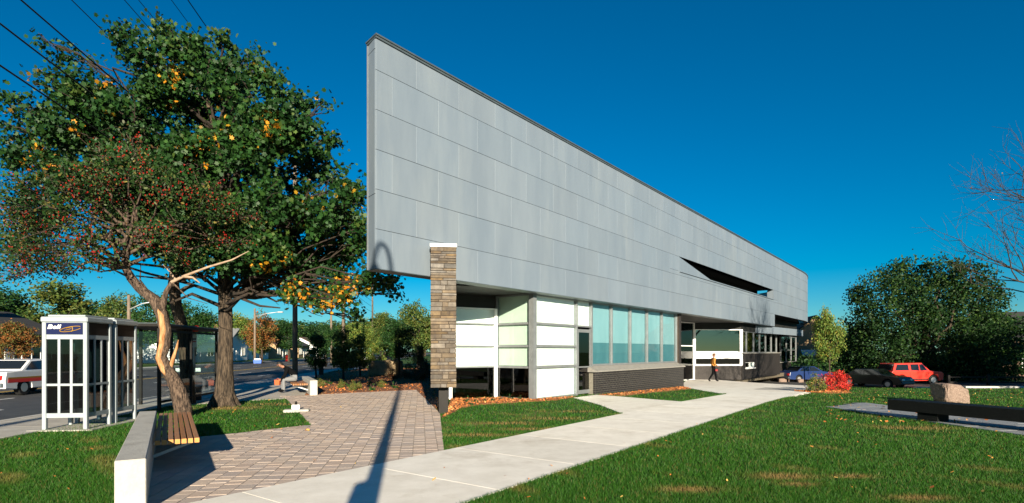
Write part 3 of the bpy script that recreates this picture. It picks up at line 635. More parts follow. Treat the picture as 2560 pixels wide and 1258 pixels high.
# ribbon window with teal film, shade painted on its lower part, over the low dark-brick wall
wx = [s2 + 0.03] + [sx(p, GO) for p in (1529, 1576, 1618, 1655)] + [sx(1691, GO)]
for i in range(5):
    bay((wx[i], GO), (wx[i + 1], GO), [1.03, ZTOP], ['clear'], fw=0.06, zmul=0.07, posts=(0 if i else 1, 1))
    b = MB(); b.span((wx[i] + 0.05, GO + 0.10, 1.06), (wx[i + 1] - 0.05, GO + 0.12, 1.93)); b.build('film', m_teal_shade, glz)
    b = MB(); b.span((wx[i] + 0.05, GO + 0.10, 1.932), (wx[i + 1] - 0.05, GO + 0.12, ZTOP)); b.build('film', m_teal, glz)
sB0 = sx(1489, 0.16); bwl = bpy.data.objects.new('low_brick_wall', None); COL.objects.link(bwl); bwl.parent = bld
BL, BH, BG = 0.245, 0.082, 0.009
b = MB(); b.span((sB0 + 0.012, 0.172, -0.5), (sE - 0.012, 0.5, 0.80)); b.build('mortar_bed', m_mort2, bwl)
bo = MB(); bo.cbox((0, 0, 0), (BL - BG, 0.11, BH - BG), 0.004); o_ = bo.build('brick', m_brick); bmesh_ = o_.data; bpy.data.objects.remove(o_)
row = 0; z = 0.80 - BH; cnt = 0; rest_b = MB()
while z > -0.38:
    x = sB0 + (0 if row % 2 == 0 else -BL / 2)
    while x < sE - 0.02:
        a, c = max(x, sB0), min(x + BL - BG, sE)
        gz_ = zg(*Bw(a, 0)[:2])
        if c - a > 0.03 and z + BH > gz_:
            if c - a > BL - BG - 0.001 and cnt < 295: link('brick', bmesh_, bwl, (a, 0.16 + RND.uniform(-.0015, .0015), z)); cnt += 1
            else: rest_b.cbox((a, 0.16, z), (c, 0.27, z + BH - BG), 0.004)
        x += BL
    z -= BH; row += 1
tag(rest_b.build('cut_bricks', m_brick, bwl), kind='stuff')
b = MB(); b.add([(sB0 - .12, .08, .80), (sE + .02, .08, .80), (sE + .02, .08, .85), (sB0 - .12, .08, .85), (sB0 - .12, .44, .80), (sE + .02, .44, .80), (sE + .02, .44, 1.03), (sB0 - .12, .44, 1.03)], [(0, 1, 2, 3), (4, 7, 6, 5), (0, 4, 5, 1), (3, 2, 6, 7), (0, 3, 7, 4), (1, 5, 6, 2)]); b.build('sill', m_sill, bwl)

# ---- brick work joined into courses (bricks too small to pick apart one by one)
def brickface(b, p0, p1, z0, z1, thick=0.2):
    q0, t, L = seg_frame(p0, p1); nrm = Vector((-t.y, t.x, 0)); z = z0; r = 0
    def pr(a0, a1, c0, c1, za, zb, mi): b.prism([((q0 + t * a + nrm * o).x, (q0 + t * a + nrm * o).y) for a, o in ((a0, c0), (a1, c0), (a1, c1), (a0, c1))], za, zb, mi)
    pr(0.006, L - 0.006, 0.012, thick, z0, z1, 1)
    while z < z1 - 0.02:
        x = 0 if r % 2 else -BL / 2
        while x < L - 0.01:
            a, c = max(0, x), min(L, x + BL - BG)
            if c - a > 0.02: pr(a, c, 0, 0.05, z, min(z1, z + BH - BG), 0)
            x += BL
        z += BH; r += 1
def brickwall(name, faces):
    b = MB()
    for f in faces: brickface(b, *f)
    o = b.build(name, [m_bricko, m_mortar], bld); return tag(o, kind='stuff')
ZF = -0.34
brickwall('brick_pier', [((sx(1691, GO) + 0.05, 0.30), (sE, 0.30), 0.86, ZB), ((sE, 0.31), (sE, REC), ZF, ZB)])
# entrance recess: back wall with door, side wall with the big window
sD0 = sE + 0.1; 
bD = sK - 0.0
Qp = LW(1735, 37.9); Kp = (sK, 0.66)
brickwall('recess_wall', [(Qp, Kp, ZF, 0.60)])
bay((sE + 0.06, REC), Qp, [ZF, 1.95, ZB], [None, None], fw=0.14, m_fr=m_frame)
bay(Qp, Kp, [0.66, 1.12, 1.56, 3.05], [None, m_frame, 'mirror'], fw=0.2, m_fr=m_frame, zmul=0.05, blind_in=0.0)
b = MB(); wallseg(b, Qp, Kp, 3.078, ZB, 0.1); b.build('dark_infill', m_soff, bld)
b = MB(); wallseg(b, (Qp[0] - .04, Qp[1] - .1), (Kp[0] - .02, Kp[1] - .08), 0.605, 0.655, 0.2); b.build('sill', m_frame, bld)
b = MB(); b.span((sK - 2.6, REC - 0.6, ZB - 0.42), (sK - 2.2, REC - 0.2, ZB - 0.02)); b.build('beam', m_frame, bld)
# W2 front beyond the entrance: brick, small window, window row
sW = sx(1950, 0.6); sX = sx(1978, 1.4)
wz0, wz1 = zat(1872, 920, 0.6), zat(1872, 906, 0.6); wa, wb = sx(1864, 0.6), sx(1886, 0.6)
brickwall('front_brick_wall', [((sK + .01, 0.6), (wa, 0.6), ZF, 1.42), ((wb, 0.6), (sW, 0.6), ZF, 1.42), ((wa, 0.6), (wb, 0.6), ZF, wz0), ((wa, 0.6), (wb, 0.6), wz1, 1.42), ((sW + .01, 1.4), (sX, 1.4), ZF, 0.55)])
bay((wa, 0.65), ((wa + wb) / 2, 0.65), [wz0, wz1], [None], fw=0.05, m_fr=m_frame); bay(((wa + wb) / 2, 0.65), (wb, 0.65), [wz0, wz1], [m_blind], fw=0.05, m_fr=m_frame, blind_in=0.05)
b = MB(); b.span((wa - .1, 0.52, wz0 - .06), (wb + .1, 0.62, wz0 - .003)); b.build('sill', m_frame, bld)
b = MB(); b.span((sK - .02, 0.52, 1.425), (sW + .1, 0.85, 1.49)); b.build('sill', m_sill, bld)
ws_ = [sx(p, 0.7) for p in (1852, 1866, 1884, 1899, 1914, 1928, 1941)]
for i in range(6): bay((ws_[i], 0.7), (ws_[i + 1], 0.7), [1.49, 2.95], [None], fw=0.085, m_fr=m_alu, zmul=0.05, posts=(0 if i else 1, 1))
ws_ = [sx(p, 1.45) for p in (1952, 1966, 1978, 1990)]
for i in range(3): bay((ws_[i], 1.45), (ws_[i + 1], 1.45), [0.56, 1.7, 2.95], [None, None], fw=0.09, m_fr=m_alu, zmul=0.05, posts=(0 if i else 1, 1))
b = MB(); b.span((sW + .01, 1.3, .555), (sX + .1, 1.44, .62)); b.build('sill', m_sill, bld)
brickwall('far_brick_wall', [((sX, 1.7), (s_arc + 6, 5.5), -0.7, ZB + ROW)])
b = MB(); b.span((sx(1852, .7), 0.62, 2.98), (sx(1941, .7), 0.80, ZB)); b.span((sx(1941, .7) + .01, 1.38, 2.98), (sx(1990, 1.45), 1.6, ZB + ROW)); b.build('dark_infill', m_soff, bld)
# curved canopy fascia at the far end
b = MB(); c0, c1 = sx(1893, 0.5), sx(2006, 0.2); P_ = []; Q_ = []
for k in range(15):
    f = k / 14; s_ = c0 + f * (c1 - c0); o_ = 0.52 - 0.75 * math.sin(f * math.pi * 0.6) + (2.2 * (f - 0.86) ** 2 * 25 if f > 0.86 else 0)
    P_.append((s_, o_)); Q_.append((s_, o_ + 0.2))
b.prism(P_ + Q_[::-1], 2.93, 3.47); b.build('canopy_fascia', m_zinc, bld)
b = MB(); b.prism([(s_low + .5, .3)] + [(s_, o_ + .1) for s_, o_ in P_[6:]] + [(P_[-1][0], 4), (s_low + .5, 4)], 3.30, 3.46); b.build('canopy_slab', m_soff, bld)

# ------------------------------------------------------------------ trees and plants
LEAF = {'maple': np.array([(0, -0.5), (0.22, -0.28), (0.5, -0.2), (0.3, 0.05), (0.42, 0.3), (0.16, 0.24), (0, 0.55), (-0.16, 0.24), (-0.42, 0.3), (-0.3, 0.05), (-0.5, -0.2), (-0.22, -0.28)]),
        'oval': np.array([(0, -0.5), (0.24, -0.15), (0.22, 0.2), (0, 0.5), (-0.22, 0.2), (-0.24, -0.15)]),
        'quad': np.array([(0, -0.5), (0.36, 0.0), (0, 0.5), (-0.36, 0.0)])}
def rotmats(n, droop=0.0):
    q = NP.normal(0, 1, (n, 4)); q /= np.linalg.norm(q, axis=1)[:, None]; w, x, y, z = q.T
    return np.stack([np.stack([1 - 2 * (y * y + z * z), 2 * (x * y - z * w), 2 * (x * z + y * w)], 1), np.stack([2 * (x * y + z * w), 1 - 2 * (x * x + z * z), 2 * (y * z - x * w)], 1), np.stack([2 * (x * z - y * w), 2 * (y * z + x * w), 1 - 2 * (x * x + y * y)], 1)], 1)
def leaves(name, C, size, kind, cols, m):
    n = len(C); T = LEAF[kind]; T3 = np.concatenate([T, 0.28 * (T[:, :1] ** 2) - 0.05], 1)
    R = rotmats(n); V = np.einsum('nij,kj->nki', R, T3) * size[:, None, None] + C[:, None, :]
    return npmesh(name, V.reshape(-1, 3), len(T), m, cols)
def lobe_points(lobes, n, shell=0.5, clump=10, spread=0.28):
    """leaf centres: clumps near the outside of ellipsoid lobes"""
    L = np.array(lobes); wgt = (L[:, 3] * L[:, 4] * L[:, 5]) ** (2 / 3); wgt /= wgt.sum(); nc = max(1, n // clump)
    k = NP.choice(len(L), nc, p=wgt); d = NP.normal(0, 1, (nc, 3)); d /= np.linalg.norm(d, axis=1)[:, None]
    rad = shell + (1 - shell) * NP.random(nc) ** 0.7
    cl = L[k, :3] + d * L[k, 3:6] * rad[:, None]
    idx = np.repeat(np.arange(nc), clump); sp = NP.normal(0, spread, (len(idx), 3)); sp[:, 2] *= 0.75
    return cl[idx] + sp, idx, cl
def pxlobes(lst, Y, dy=2.2, depth=0.9, seed=1):
    r = random.Random(seed); out = []
    for px, py, rad in lst:
        y = Y + r.uniform(-dy, dy); p = U(px, py, y); R = rad / F * y; out.append((p.x, p.y, p.z, R, R * depth + 0.3, R))
    return out
def bend(a, b, r, n=5, amp=0.12):
    a, b = Vector(a), Vector(b); L = (b - a).length; pts = [a]
    for i in range(1, n): f = i / n; pts.append(a.lerp(b, f) + Vector((r.uniform(-1, 1), r.uniform(-1, 1), r.uniform(-0.3, 1))) * L * amp * math.sin(math.pi * f))
    return pts + [b]
def palette(cols, n, idx=None, jitter=0.25):
    c = np.array([x[:3] for x in cols]); p = np.array([x[3] for x in cols], float); p /= p.sum()
    if idx is None: pick = NP.choice(len(c), n, p=p)
    else: pk = NP.choice(len(c), idx.max() + 1, p=p); pick = pk[idx]; sw = NP.random(n) < 0.3; pick[sw] = NP.choice(len(c), sw.sum(), p=p)
    return c[pick] * NP.uniform(1 - jitter, 1 + jitter, (n, 1))
GREEN = [(0.010, 0.038, 0.008, 4), (0.015, 0.052, 0.010, 4), (0.026, 0.070, 0.012, 2), (0.05, 0.085, 0.015, 0.5)]
def sub(v, o): return v - np.array(o)

# --- the big maple
mbase = G(560, 1017); mb = thing('maple_tree', mbase, 0, 'large green maple with yellow leaf patches beside the bus shelter', 'tree')
mlobe = [(110, 95, 32), (190, 150, 50), (130, 205, 45), (60, 262, 48), (40, 318, 42), (200, 225, 70), (330, 105, 66), (425, 85, 52), (480, 130, 70), (556, 85, 34), (640, 140, 44), (680, 205, 55), (560, 200, 100), (420, 220, 110), (300, 280, 100), (180, 320, 100), (80, 400, 85), (755, 262, 50), (810, 255, 26), (820, 335, 40), (795, 410, 72), (700, 320, 100), (600, 350, 120), (480, 400, 130), (350, 420, 120), (850, 450, 52), (872, 560, 46), (780, 530, 92), (680, 500, 110), (560, 540, 110), (200, 450, 105), (100, 520, 85), (40, 600, 55), (440, 560, 100), (330, 540, 90), (850, 640, 48), (760, 650, 66), (650, 620, 80), (545, 640, 70), (960, 692, 30), (1000, 690, 16), (895, 700, 40), (825, 735, 48), (730, 725, 48), (640, 700, 45), (900, 610, 36), (905, 500, 30), (985, 728, 18), (470, 660, 50), (890, 790, 35), (860, 520, 58), (880, 600, 56), (800, 620, 78), (700, 640, 76), (845, 690, 56), (925, 690, 46), (965, 700, 36), (760, 705, 58), (650, 690, 58), (600, 640, 76), (885, 480, 46), (905, 560, 40), (700, 570, 80), (610, 590, 70), (790, 760, 40), (870, 740, 36)]
mlobe = [(a, c + 6, max(8, k - 20)) for a, c, k in mlobe]; ml = pxlobes(mlobe, 16.4, 1.9, 0.95, 3) + pxlobes([(a, c, k * 0.62) for a, c, k in mlobe if k > 60 and 120 < a < 840], 14.9, 0.5, 0.7, 8); C, idx, cl = lobe_points(ml, 84000, 0.35, 46, 0.17)
PXY = np.stack([C[:, 0] / C[:, 1] * F + CX, HOR - (C[:, 2] - EYE) / C[:, 1] * F], 1); okl = np.ones(len(C), bool)
for gx, gy, gr in ((215, 66, 48), (258, 112, 26), (262, 160, 17), (515, 68, 13), (594, 92, 24), (605, 55, 30), (748, 186, 30), (790, 285, 20), (25, 196, 36), (75, 158, 22), (842, 385, 18), (882, 440, 18), (544, 286, 12), (300, 238, 10), (652, 250, 9), (420, 322, 9), (203, 398, 10), (600, 452, 9), (728, 455, 10), (690, 410, 8), (520, 470, 8), (880, 330, 30), (560, 40, 16), (640, 80, 18), (810, 470, 8), (615, 520, 8), (760, 590, 9), (480, 330, 7)):
    okl &= ~((np.hypot(PXY[:, 0] - gx, PXY[:, 1] - gy) < gr * NP.uniform(0.75, 1.15, len(C))) & (NP.random(len(C)) < 0.93))
C, idx = C[okl], idx[okl]
cols = palette(GREEN, len(C), idx)
for px, py, rad in ((430, 182, 22), (265, 200, 18), (672, 318, 24), (505, 378, 26), (100, 402, 32), (190, 320, 14), (730, 730, 36), (830, 790, 32), (868, 690, 26), (820, 770, 26), (765, 720, 22), (780, 262, 14), (260, 105, 18), (905, 635, 20), (745, 668, 30), (670, 680, 18), (435, 262, 16), (880, 730, 20), (640, 660, 16), (850, 740, 26), (600, 215, 10)):
    d = np.hypot((C[:, 0] / C[:, 1] * F + CX) - px, HOR - (C[:, 2] - EYE) / C[:, 1] * F - py)
    s = (d < rad * 1.7) & (NP.random(len(C)) < 0.24 * np.exp(-(d / rad) ** 2 * 0.5)) & (C[:, 1] < 16.8); cols[s] = np.array((0.42, 0.21, 0.012)) * NP.uniform(0.6, 1.3, (s.sum(), 1)) + np.array((0.05, -0.04, 0)) * NP.random((s.sum(), 1))
yl = (NP.random(idx.max() + 1) < 0.05)[idx] & (NP.random(len(C)) < 0.22); cols[yl] = np.array((0.30, 0.17, 0.012)) * NP.uniform(0.5, 1.3, (yl.sum(), 1))
link('crown', leaves('crown', sub(C, mbase), NP.uniform(0.07, 0.16, len(C)), 'maple', np.clip(cols, 0.005, 1), m_leaf), mb)
r = random.Random(5); b = MB(); tp = [U(560, 1019, 16.35), U(561, 985, 16.35), U(563, 930, 16.35), U(564, 840, 16.4), U(563, 740, 16.4), U(560, 650, 16.4), U(556, 500, 16.4), U(540, 330, 16.4), U(500, 180, 16.4)]
b.tube(tp, [0.37, 0.275, 0.215, 0.19, 0.185, 0.18, 0.14, 0.09, 0.04], 14)
for k in range(8):
    a = k * 0.8 + 0.2; D_ = Vector((math.cos(a), math.sin(a), 0)); b.tube([tp[1] + D_ * .10 + Vector((0, 0, .30)), tp[1] + D_ * .20, tp[0] + D_ * .33 + Vector((0, 0, .10)), tp[0] + D_ * (.5 + .08 * math.sin(k * 3)) - Vector((0, 0, .04)), tp[0] + D_ * .75 - Vector((0, 0, .12))], [0.05, 0.09, 0.10, 0.06, 0.02], 8)
b.build('trunk', m_bark, mb, mbase)
b = MB()
for L in ml:
    c = Vector(L[:3]); i = min(range(4, 9), key=lambda k: abs(tp[k].z - (c.z - (c - tp[5]).length * 0.35))); st = tp[i]
    b.tube(bend(st, c, r, 6), [0.06, 0.045, 0.035, 0.03, 0.022, 0.016, 0.008], 6)
    for _ in range(7):
        e = c + Vector((r.gauss(0, 1) * L[3], r.gauss(0, 1) * L[4], r.gauss(0, 1) * L[5])) * 0.62; b.tube(bend(c.lerp(st, r.uniform(0, 0.3)), e, r, 3), [0.018, 0.014, 0.010, 0.005], 4, cap=False)
for pts in ([(563, 770), (480, 735), (420, 760), (385, 745)], [(565, 760), (620, 735), (690, 740), (740, 690)], [(565, 780), (600, 745), (650, 765), (700, 770)], [(562, 720), (520, 690), (440, 700), (340, 690)]):
    b.tube([U(x, y, 16.3 - 0.25 * i) for i, (x, y) in enumerate(pts)], [0.06, 0.045, 0.032, 0.018], 8)
b.build('limbs', m_limb, mb, mbase)

# --- the second trunk behind the crabapple
tb = GX(452, 16.9); t2 = thing('leaning_tree', tb, 0, 'slimmer dark trunked tree leaning behind the crabapple', 'tree')
b = MB(); tp2 = [GX(470, 16.9) - Vector((0, 0, .05)), U(468, 940, 16.9), U(462, 860, 16.9), U(455, 815, 16.9), U(440, 765, 16.9), U(434, 710, 16.9), U(440, 640, 16.9), U(430, 560, 16.9), U(400, 440, 17.2)]
b.tube(tp2, [0.22, 0.19, 0.17, 0.16, 0.16, 0.15, 0.12, 0.09, 0.04], 10)
l2 = pxlobes([(400, 470, 90), (310, 480, 80), (480, 480, 70), (430, 600, 60), (350, 580, 60)], 17.6, 0.8, 0.8, 9)
for L in l2: b.tube(bend(tp2[6], L[:3], r, 5), [0.07, 0.055, 0.045, 0.035, 0.02, 0.01], 6)
b.tube([U(436, 740, 16.9), U(465, 720, 16.6), U(482, 715, 16.4)], [0.08, 0.06, 0.045], 7)
b.build('trunk', m_bark, t2, tb)
C, idx, cl = lobe_points(l2, 9000, 0.3, 12, 0.18); link('crown', leaves('crown', sub(C, tb), NP.uniform(0.10, 0.18, len(C)), 'maple', palette(GREEN, len(C), idx), m_leaf), t2)

# --- the crabapple with red berries, split heartwood and a dead branch
cb = GX(457, 13.7); ct = thing('crabapple_tree', cb, 0, 'crooked crabapple with split orange trunk and red berries behind the slatted bench', 'tree')
YC = 13.7
def CU(x, y, d=0.0): return U(x, y, YC + d)
tp3 = [CU(459, 1044), CU(457, 1020), CU(446, 975), CU(432, 945), CU(414, 918), CU(403, 892), CU(412, 862), CU(414, 825), CU(405, 785), CU(386, 750), CU(352, 722), CU(328, 695), CU(312, 668), CU(313, 640), CU(326, 605), CU(345, 570)]
b = MB(); b.tube(tp3, [0.22, 0.20, 0.18, 0.155, 0.135, 0.125, 0.13, 0.13, 0.13, 0.125, 0.11, 0.095, 0.085, 0.075, 0.06, 0.045], 12)
for i, v in enumerate(b.v): b.v[i] = tuple(Vector(v) + Vector((r.gauss(0, .008), r.gauss(0, .008), r.gauss(0, .01))))
b.build('trunk', m_barkc, ct, cb)
b = MB(); b.tube([p + Vector((dx, -0.085, 0)) for p, dx in ((CU(436, 950), -.05), (CU(420, 925), -.05), (CU(405, 895), -.03), (CU(412, 862), -.02), (CU(414, 825), .0), (CU(406, 790), .03), (CU(396, 765), .02))], [0.02, 0.075, 0.075, 0.07, 0.078, 0.075, 0.02], 8)
b.tube([CU(424, 930, -.02), CU(432, 900, .05), CU(442, 870, .06), CU(446, 850, .05)], [0.05, 0.05, 0.035, 0.01], 6)
b.build('bare_wood', m_barewood, ct, cb)
b = MB(); b.tube([CU(404, 790), CU(409, 755), CU(416, 728), CU(429, 706)], [0.09, 0.075, 0.058, 0.044], 9); b.build('fork', m_barkc, ct, cb)
b = MB(); b.tube([CU(424, 712), CU(430, 705), CU(462, 690), CU(520, 668), CU(580, 650), CU(622, 628)], [0.036, 0.042, 0.034, 0.028, 0.021, 0.008], 8)
b.tube([CU(455, 692), CU(482, 694), CU(500, 708)], [0.035, 0.028, 0.014], 6); b.tube([CU(440, 700), CU(425, 680), CU(408, 662)], [0.03, 0.02, 0.01], 5)
b.build('dead_branch', m_dead, ct, cb)
clobe = [(60, 480, 60), (150, 450, 62), (255, 425, 70), (345, 400, 62), (430, 470, 72), (525, 500, 66), (596, 540, 52), (636, 600, 34), (300, 510, 84), (185, 535, 76), (85, 570, 64), (52, 640, 42), (120, 632, 48), (225, 605, 52), (395, 585, 62), (500, 590, 56), (150, 668, 30), (25, 690, 22), (640, 540, 26), (20, 520, 36), (330, 340, 30), (245, 360, 26), (60, 600, 62), (130, 640, 56), (40, 560, 52), (230, 640, 44), (30, 655, 44), (560, 600, 44), (450, 640, 36)]
clobe = [(a, c + 4, max(10, k - 10)) for a, c, k in clobe]; cl_ = pxlobes(clobe, 13.6, 1.3, 0.9, 4)
b = MB(); br = [(tp3[12], 0.05), (tp3[13], 0.05), (tp3[14], 0.045), (tp3[15], 0.045)]
for L in cl_:
    c = Vector(L[:3]); st, w0 = br[r.randrange(4)]; b.tube(bend(st, c, r, 6, 0.16), [w0, w0 * .8, w0 * .65, w0 * .5, w0 * .4, w0 * .3, 0.008], 6)
    for _ in range(11):
        e = c + Vector((r.gauss(0, 1) * L[3], r.gauss(0, 1) * L[4], r.gauss(0, .9) * L[5])) * 0.72; b.tube(bend(c.lerp(st, r.uniform(0, 0.25)), e, r, 3, 0.2), [0.012, 0.009, 0.007, 0.004], 4, cap=False)
for pts, w0 in (([(312, 668), (270, 648), (235, 650), (200, 665), (170, 690)], 0.045), ([(316, 690), (285, 675), (245, 680), (215, 640)], 0.03), ([(385, 748), (350, 700), (352, 660)], 0.03), ([(430, 705), (470, 745), (520, 760)], 0.02), ([(320, 620), (280, 600), (230, 598), (160, 610)], 0.035)):
    b.tube([CU(x, y, 0.1 * i) for i, (x, y) in enumerate(pts)], [w0 * (1 - 0.75 * i / (len(pts) - 1)) for i in range(len(pts))], 6)
b.build('limbs', m_barkc, ct, cb)
C, idx, cl = lobe_points(cl_, 13500, 0.25, 9, 0.16)
CRAB = [(0.013, 0.038, 0.008, 5), (0.024, 0.055, 0.012, 4), (0.05, 0.065, 0.016, 2), (0.08, 0.045, 0.016, 0.35), (0.15, 0.12, 0.03, 0.4)]
link('crown', leaves('crown', sub(C, cb), NP.uniform(0.055, 0.10, len(C)), 'oval', palette(CRAB, len(C)), m_leaf), ct)
C, idx, cl = lobe_points(cl_, 1500, 0.3, 5, 0.09); s = 0.021
O = np.array([(1, 0, 0), (0, 1, 0), (-1, 0, 0), (0, -1, 0), (0, 0, 1), (0, 0, -1)]) * s; T8 = [(0, 1, 4), (1, 2, 4), (2, 3, 4), (3, 0, 4), (1, 0, 5), (2, 1, 5), (3, 2, 5), (0, 3, 5)]
V = np.stack([O[list(t)] for t in T8])[None] + sub(C, cb)[:, None, None, :] * 1.0
o = link('berries', npmesh('berries', V.reshape(-1, 3), 3, m_berry), ct); tag(o, kind='stuff')

# --- stock trees: a few crown shapes, shared between the trees behind
def stock(name, n, lobes, leafsz, pal, kind='quad', shell=0.45, m=None, clump=12, spread=0.3):
    C, idx, cl = lobe_points(lobes, n, shell, clump, spread); return leaves(name, C, NP.uniform(leafsz * .7, leafsz * 1.3, len(C)), kind, palette(pal, len(C), idx, 0.3), m or m_leaffar)
def blob(seed, k, rx, rz, cz, lr):
    q = random.Random(seed); out = []
    for _ in range(k):
        a = q.uniform(0, 6.28); h = q.uniform(-1, 1); w = math.sqrt(1 - h * h) * q.uniform(0.35, 0.8); out.append((math.cos(a) * w * rx, math.sin(a) * w * rx, cz + h * rz * 0.75, lr * q.uniform(.7, 1.2), lr * q.uniform(.7, 1.2), lr * q.uniform(.6, 1.0)))
    return out
YG = [(0.07, 0.13, 0.02, 3), (0.11, 0.17, 0.03, 3), (0.17, 0.19, 0.035, 2), (0.22, 0.18, 0.03, 0.6)]
RUST = [(0.13, 0.07, 0.02, 3), (0.20, 0.075, 0.02, 2), (0.08, 0.09, 0.02, 3), (0.26, 0.09, 0.02, 1)]
OLIVE = [(0.05, 0.085, 0.016, 4), (0.08, 0.11, 0.02, 3), (0.12, 0.12, 0.025, 1.5), (0.035, 0.07, 0.014, 3)]
CR = {}
for i, (nm, pal) in enumerate((('green', GREEN), ('olive', OLIVE), ('yellow', YG), ('rust', RUST))):
    for j in range(2): CR[(nm, j)] = stock('crown', 7500, blob(20 + i * 5 + j, 22, 3.4, 3.3, 5.6, 1.25), 0.26, pal)
for j in range(2): CR[('sapling', j)] = stock('crown', 4500, blob(70 + j, 20, 1.9, 4.6, 4.3, 0.95), 0.30, OLIVE if j else GREEN); CR[('saplingy', j)] = stock('crown', 4500, blob(75 + j, 20, 1.9, 4.6, 4.3, 0.95), 0.30, YG)
def trunkmesh(seed, h=5.0, rad=0.2, spread=2.2):
    q = random.Random(seed); b = MB(); t = [Vector((0, 0, -0.3)), Vector((0.02, 0, 0.5)), Vector((q.uniform(-.1, .1), q.uniform(-.1, .1), h * .45)), Vector((q.uniform(-.2, .2), q.uniform(-.2, .2), h))]
    b.tube(t, [rad * 1.4, rad, rad * .8, rad * .35], 8)
    for k in range(9):
        a = k * 2.4; st = t[2].lerp(t[3], k / 9); b.tube(bend(st, st + Vector((math.cos(a) * spread, math.sin(a) * spread, q.uniform(0.8, 2.2))), q, 4), [rad * .35, rad * .28, rad * .2, rad * .13, rad * .06], 5)
    o = b.build('trunk', m_bark); me = o.data; bpy.data.objects.remove(o); return me
TR = [trunkmesh(31), trunkmesh(47)]
def stock_tree(px, Y, topy, label, nm='green', j=0, wide=1.0, name='street_tree', group=None, X=None, base=None):
    p = GX(px, Y) if base is None else base
    if px is not None and base is None and p.x > 0: p.z = zg(p.x, p.y)
    H = EYE + (HOR - topy) / F * Y - p.z; s = H / 9.6; t = thing(name, p, RND.uniform(0, 6.28), label, 'tree', group)
    c = link('crown', CR[(nm, j)], t); k = link('trunk', TR[j], t); t.scale = (s * wide, s * wide, s); return t
def shrub_mesh(seed, n, rx, rz, leafsz, pal, kind='quad'): return stock('foliage', n, blob(seed, 14, rx, rz, rz * 0.95, rx * 0.4), leafsz, pal, kind, 0.2, m_leaf, 8, rx * 0.09)

# ------------------------------------------------------------------ trees behind, each in its place
gl_ = 'trees across the road'
stock_tree(20, 62, 705, 'dark green tree behind the chimney house at left edge', 'green', 0, 1.35, group=gl_)
stock_tree(165, 58, 690, 'broad olive tree above the phone booths across the road', 'olive', 0, 1.25, group=gl_)
stock_tree(295, 74, 722, 'olive tree behind the road lamp pole', 'olive', 1, 1.0, group=gl_)
stock_tree(395, 66, 715, 'green tree seen through the crabapple fork', 'green', 1, 1.1, group=gl_)
stock_tree(475, 62, 745, 'dark green tree above the bus shelter roof', 'green', 0, 1.1, group=gl_)
stock_tree(597, 96, 772, 'pale yellow green tree beside the maple trunk', 'yellow', 0, 1.0, group=gl_)
stock_tree(655, 82, 768, 'rust coloured tree behind the far lamp pole', 'rust', 0, 0.95, group=gl_)
stock_tree(650, 90, 838, 'small bright green tree in front of the white house', 'yellow', 1, 1.2, group=gl_)
stock_tree(722, 88, 790, 'green tree left of the near utility pole', 'green', 1, 1.0, group=gl_)
stock_tree(800, 120, 800, 'distant green tree down the road', 'green', 0, 1.3, group=gl_)
stock_tree(865, 150, 806, 'far olive tree closing the road view', 'olive', 0, 1.7, group=gl_)
stock_tree(930, 130, 800, 'far yellow green tree right of the road', 'yellow', 1, 1.5, group=gl_)
stock_tree(545, 110, 790, 'distant green tree behind the maple trunk', 'green', 1, 1.6, group=gl_)
stock_tree(215, 100, 740, 'far green tree filling the gap above the booths', 'green', 0, 1.6, group=gl_)
stock_tree(985, 95, 800, 'far green tree behind the young trees', 'green', 0, 1.5, group=gl_)
stock_tree(30, 40, 795, 'rusty red leaved tree in front of the chimney house', 'rust', 1, 1.1, group=gl_)
for i, (px, Y, ty, nm, lab) in enumerate(((560, 170, 798, 'green', 'distant tree line tree left of the rust tree'), (690, 175, 796, 'olive', 'distant tree line tree behind the hydrant'), (760, 190, 795, 'green', 'distant tree line tree behind the near utility pole'), (830, 210, 798, 'olive', 'distant tree line tree at the road end'), (900, 200, 795, 'green', 'distant tree line tree right of the road end'), (975, 180, 790, 'olive', 'distant tree line tree behind the bed saplings'), (1060, 170, 792, 'green', 'distant tree line tree behind the stone pier'), (440, 165, 800, 'olive', 'distant tree line tree behind the shelter'), (120, 160, 790, 'green', 'distant tree line tree behind the broad olive tree'))): stock_tree(px, Y, ty, lab, nm, i % 2, 2.6, group=gl_)
gb_ = 'trees beyond the planting bed'
stock_tree(962, 66, 772, 'green tree rising behind the saplings in the bed', 'olive', 0, 0.9, group=gb_)
stock_tree(905, 80, 782, 'yellow green tree behind the dark bed saplings', 'yellow', 0, 0.9, group=gb_)
stock_tree(815, 62, 800, 'dark green roadside tree right of the near utility pole', 'green', 0, 0.8, group=gb_)
stock_tree(1045, 50, 745, 'olive green tree just left of the stone pier', 'olive', 1, 0.95, group=gb_)
stock_tree(998, 36, 782, 'young dark tree standing in the mulch bed', 'green', 1, 0.85, group=gb_, name='young_tree')
stock_tree(1090, 58, 775, 'green tree half hidden by the stone pier', 'green', 0, 1.0, group=gb_)
stock_tree(930, 44, 838, 'slim yellow green sapling beyond the boulders', 'saplingy', 0, 0.95, name='sapling', group=gb_)
stock_tree(952, 47, 832, 'pale sapling right of the slim one', 'saplingy', 1, 0.95, name='sapling', group=gb_)
stock_tree(1045, 40, 850, 'amber leaved sapling by the white kerb', 'rust', 0, 0.6, name='sapling', group=gb_)
stock_tree(790, 33, 815, 'dark sapling behind the far bench', 'sapling', 0, 0.95, name='sapling', group=gb_)
stock_tree(858, 31, 795, 'dark narrow sapling in the middle of the bed', 'sapling', 1, 0.95, name='sapling', group=gb_)
stock_tree(900, 35, 815, 'dark sapling right of the middle one', 'sapling', 1, 0.95, name='sapling', group=gb_)

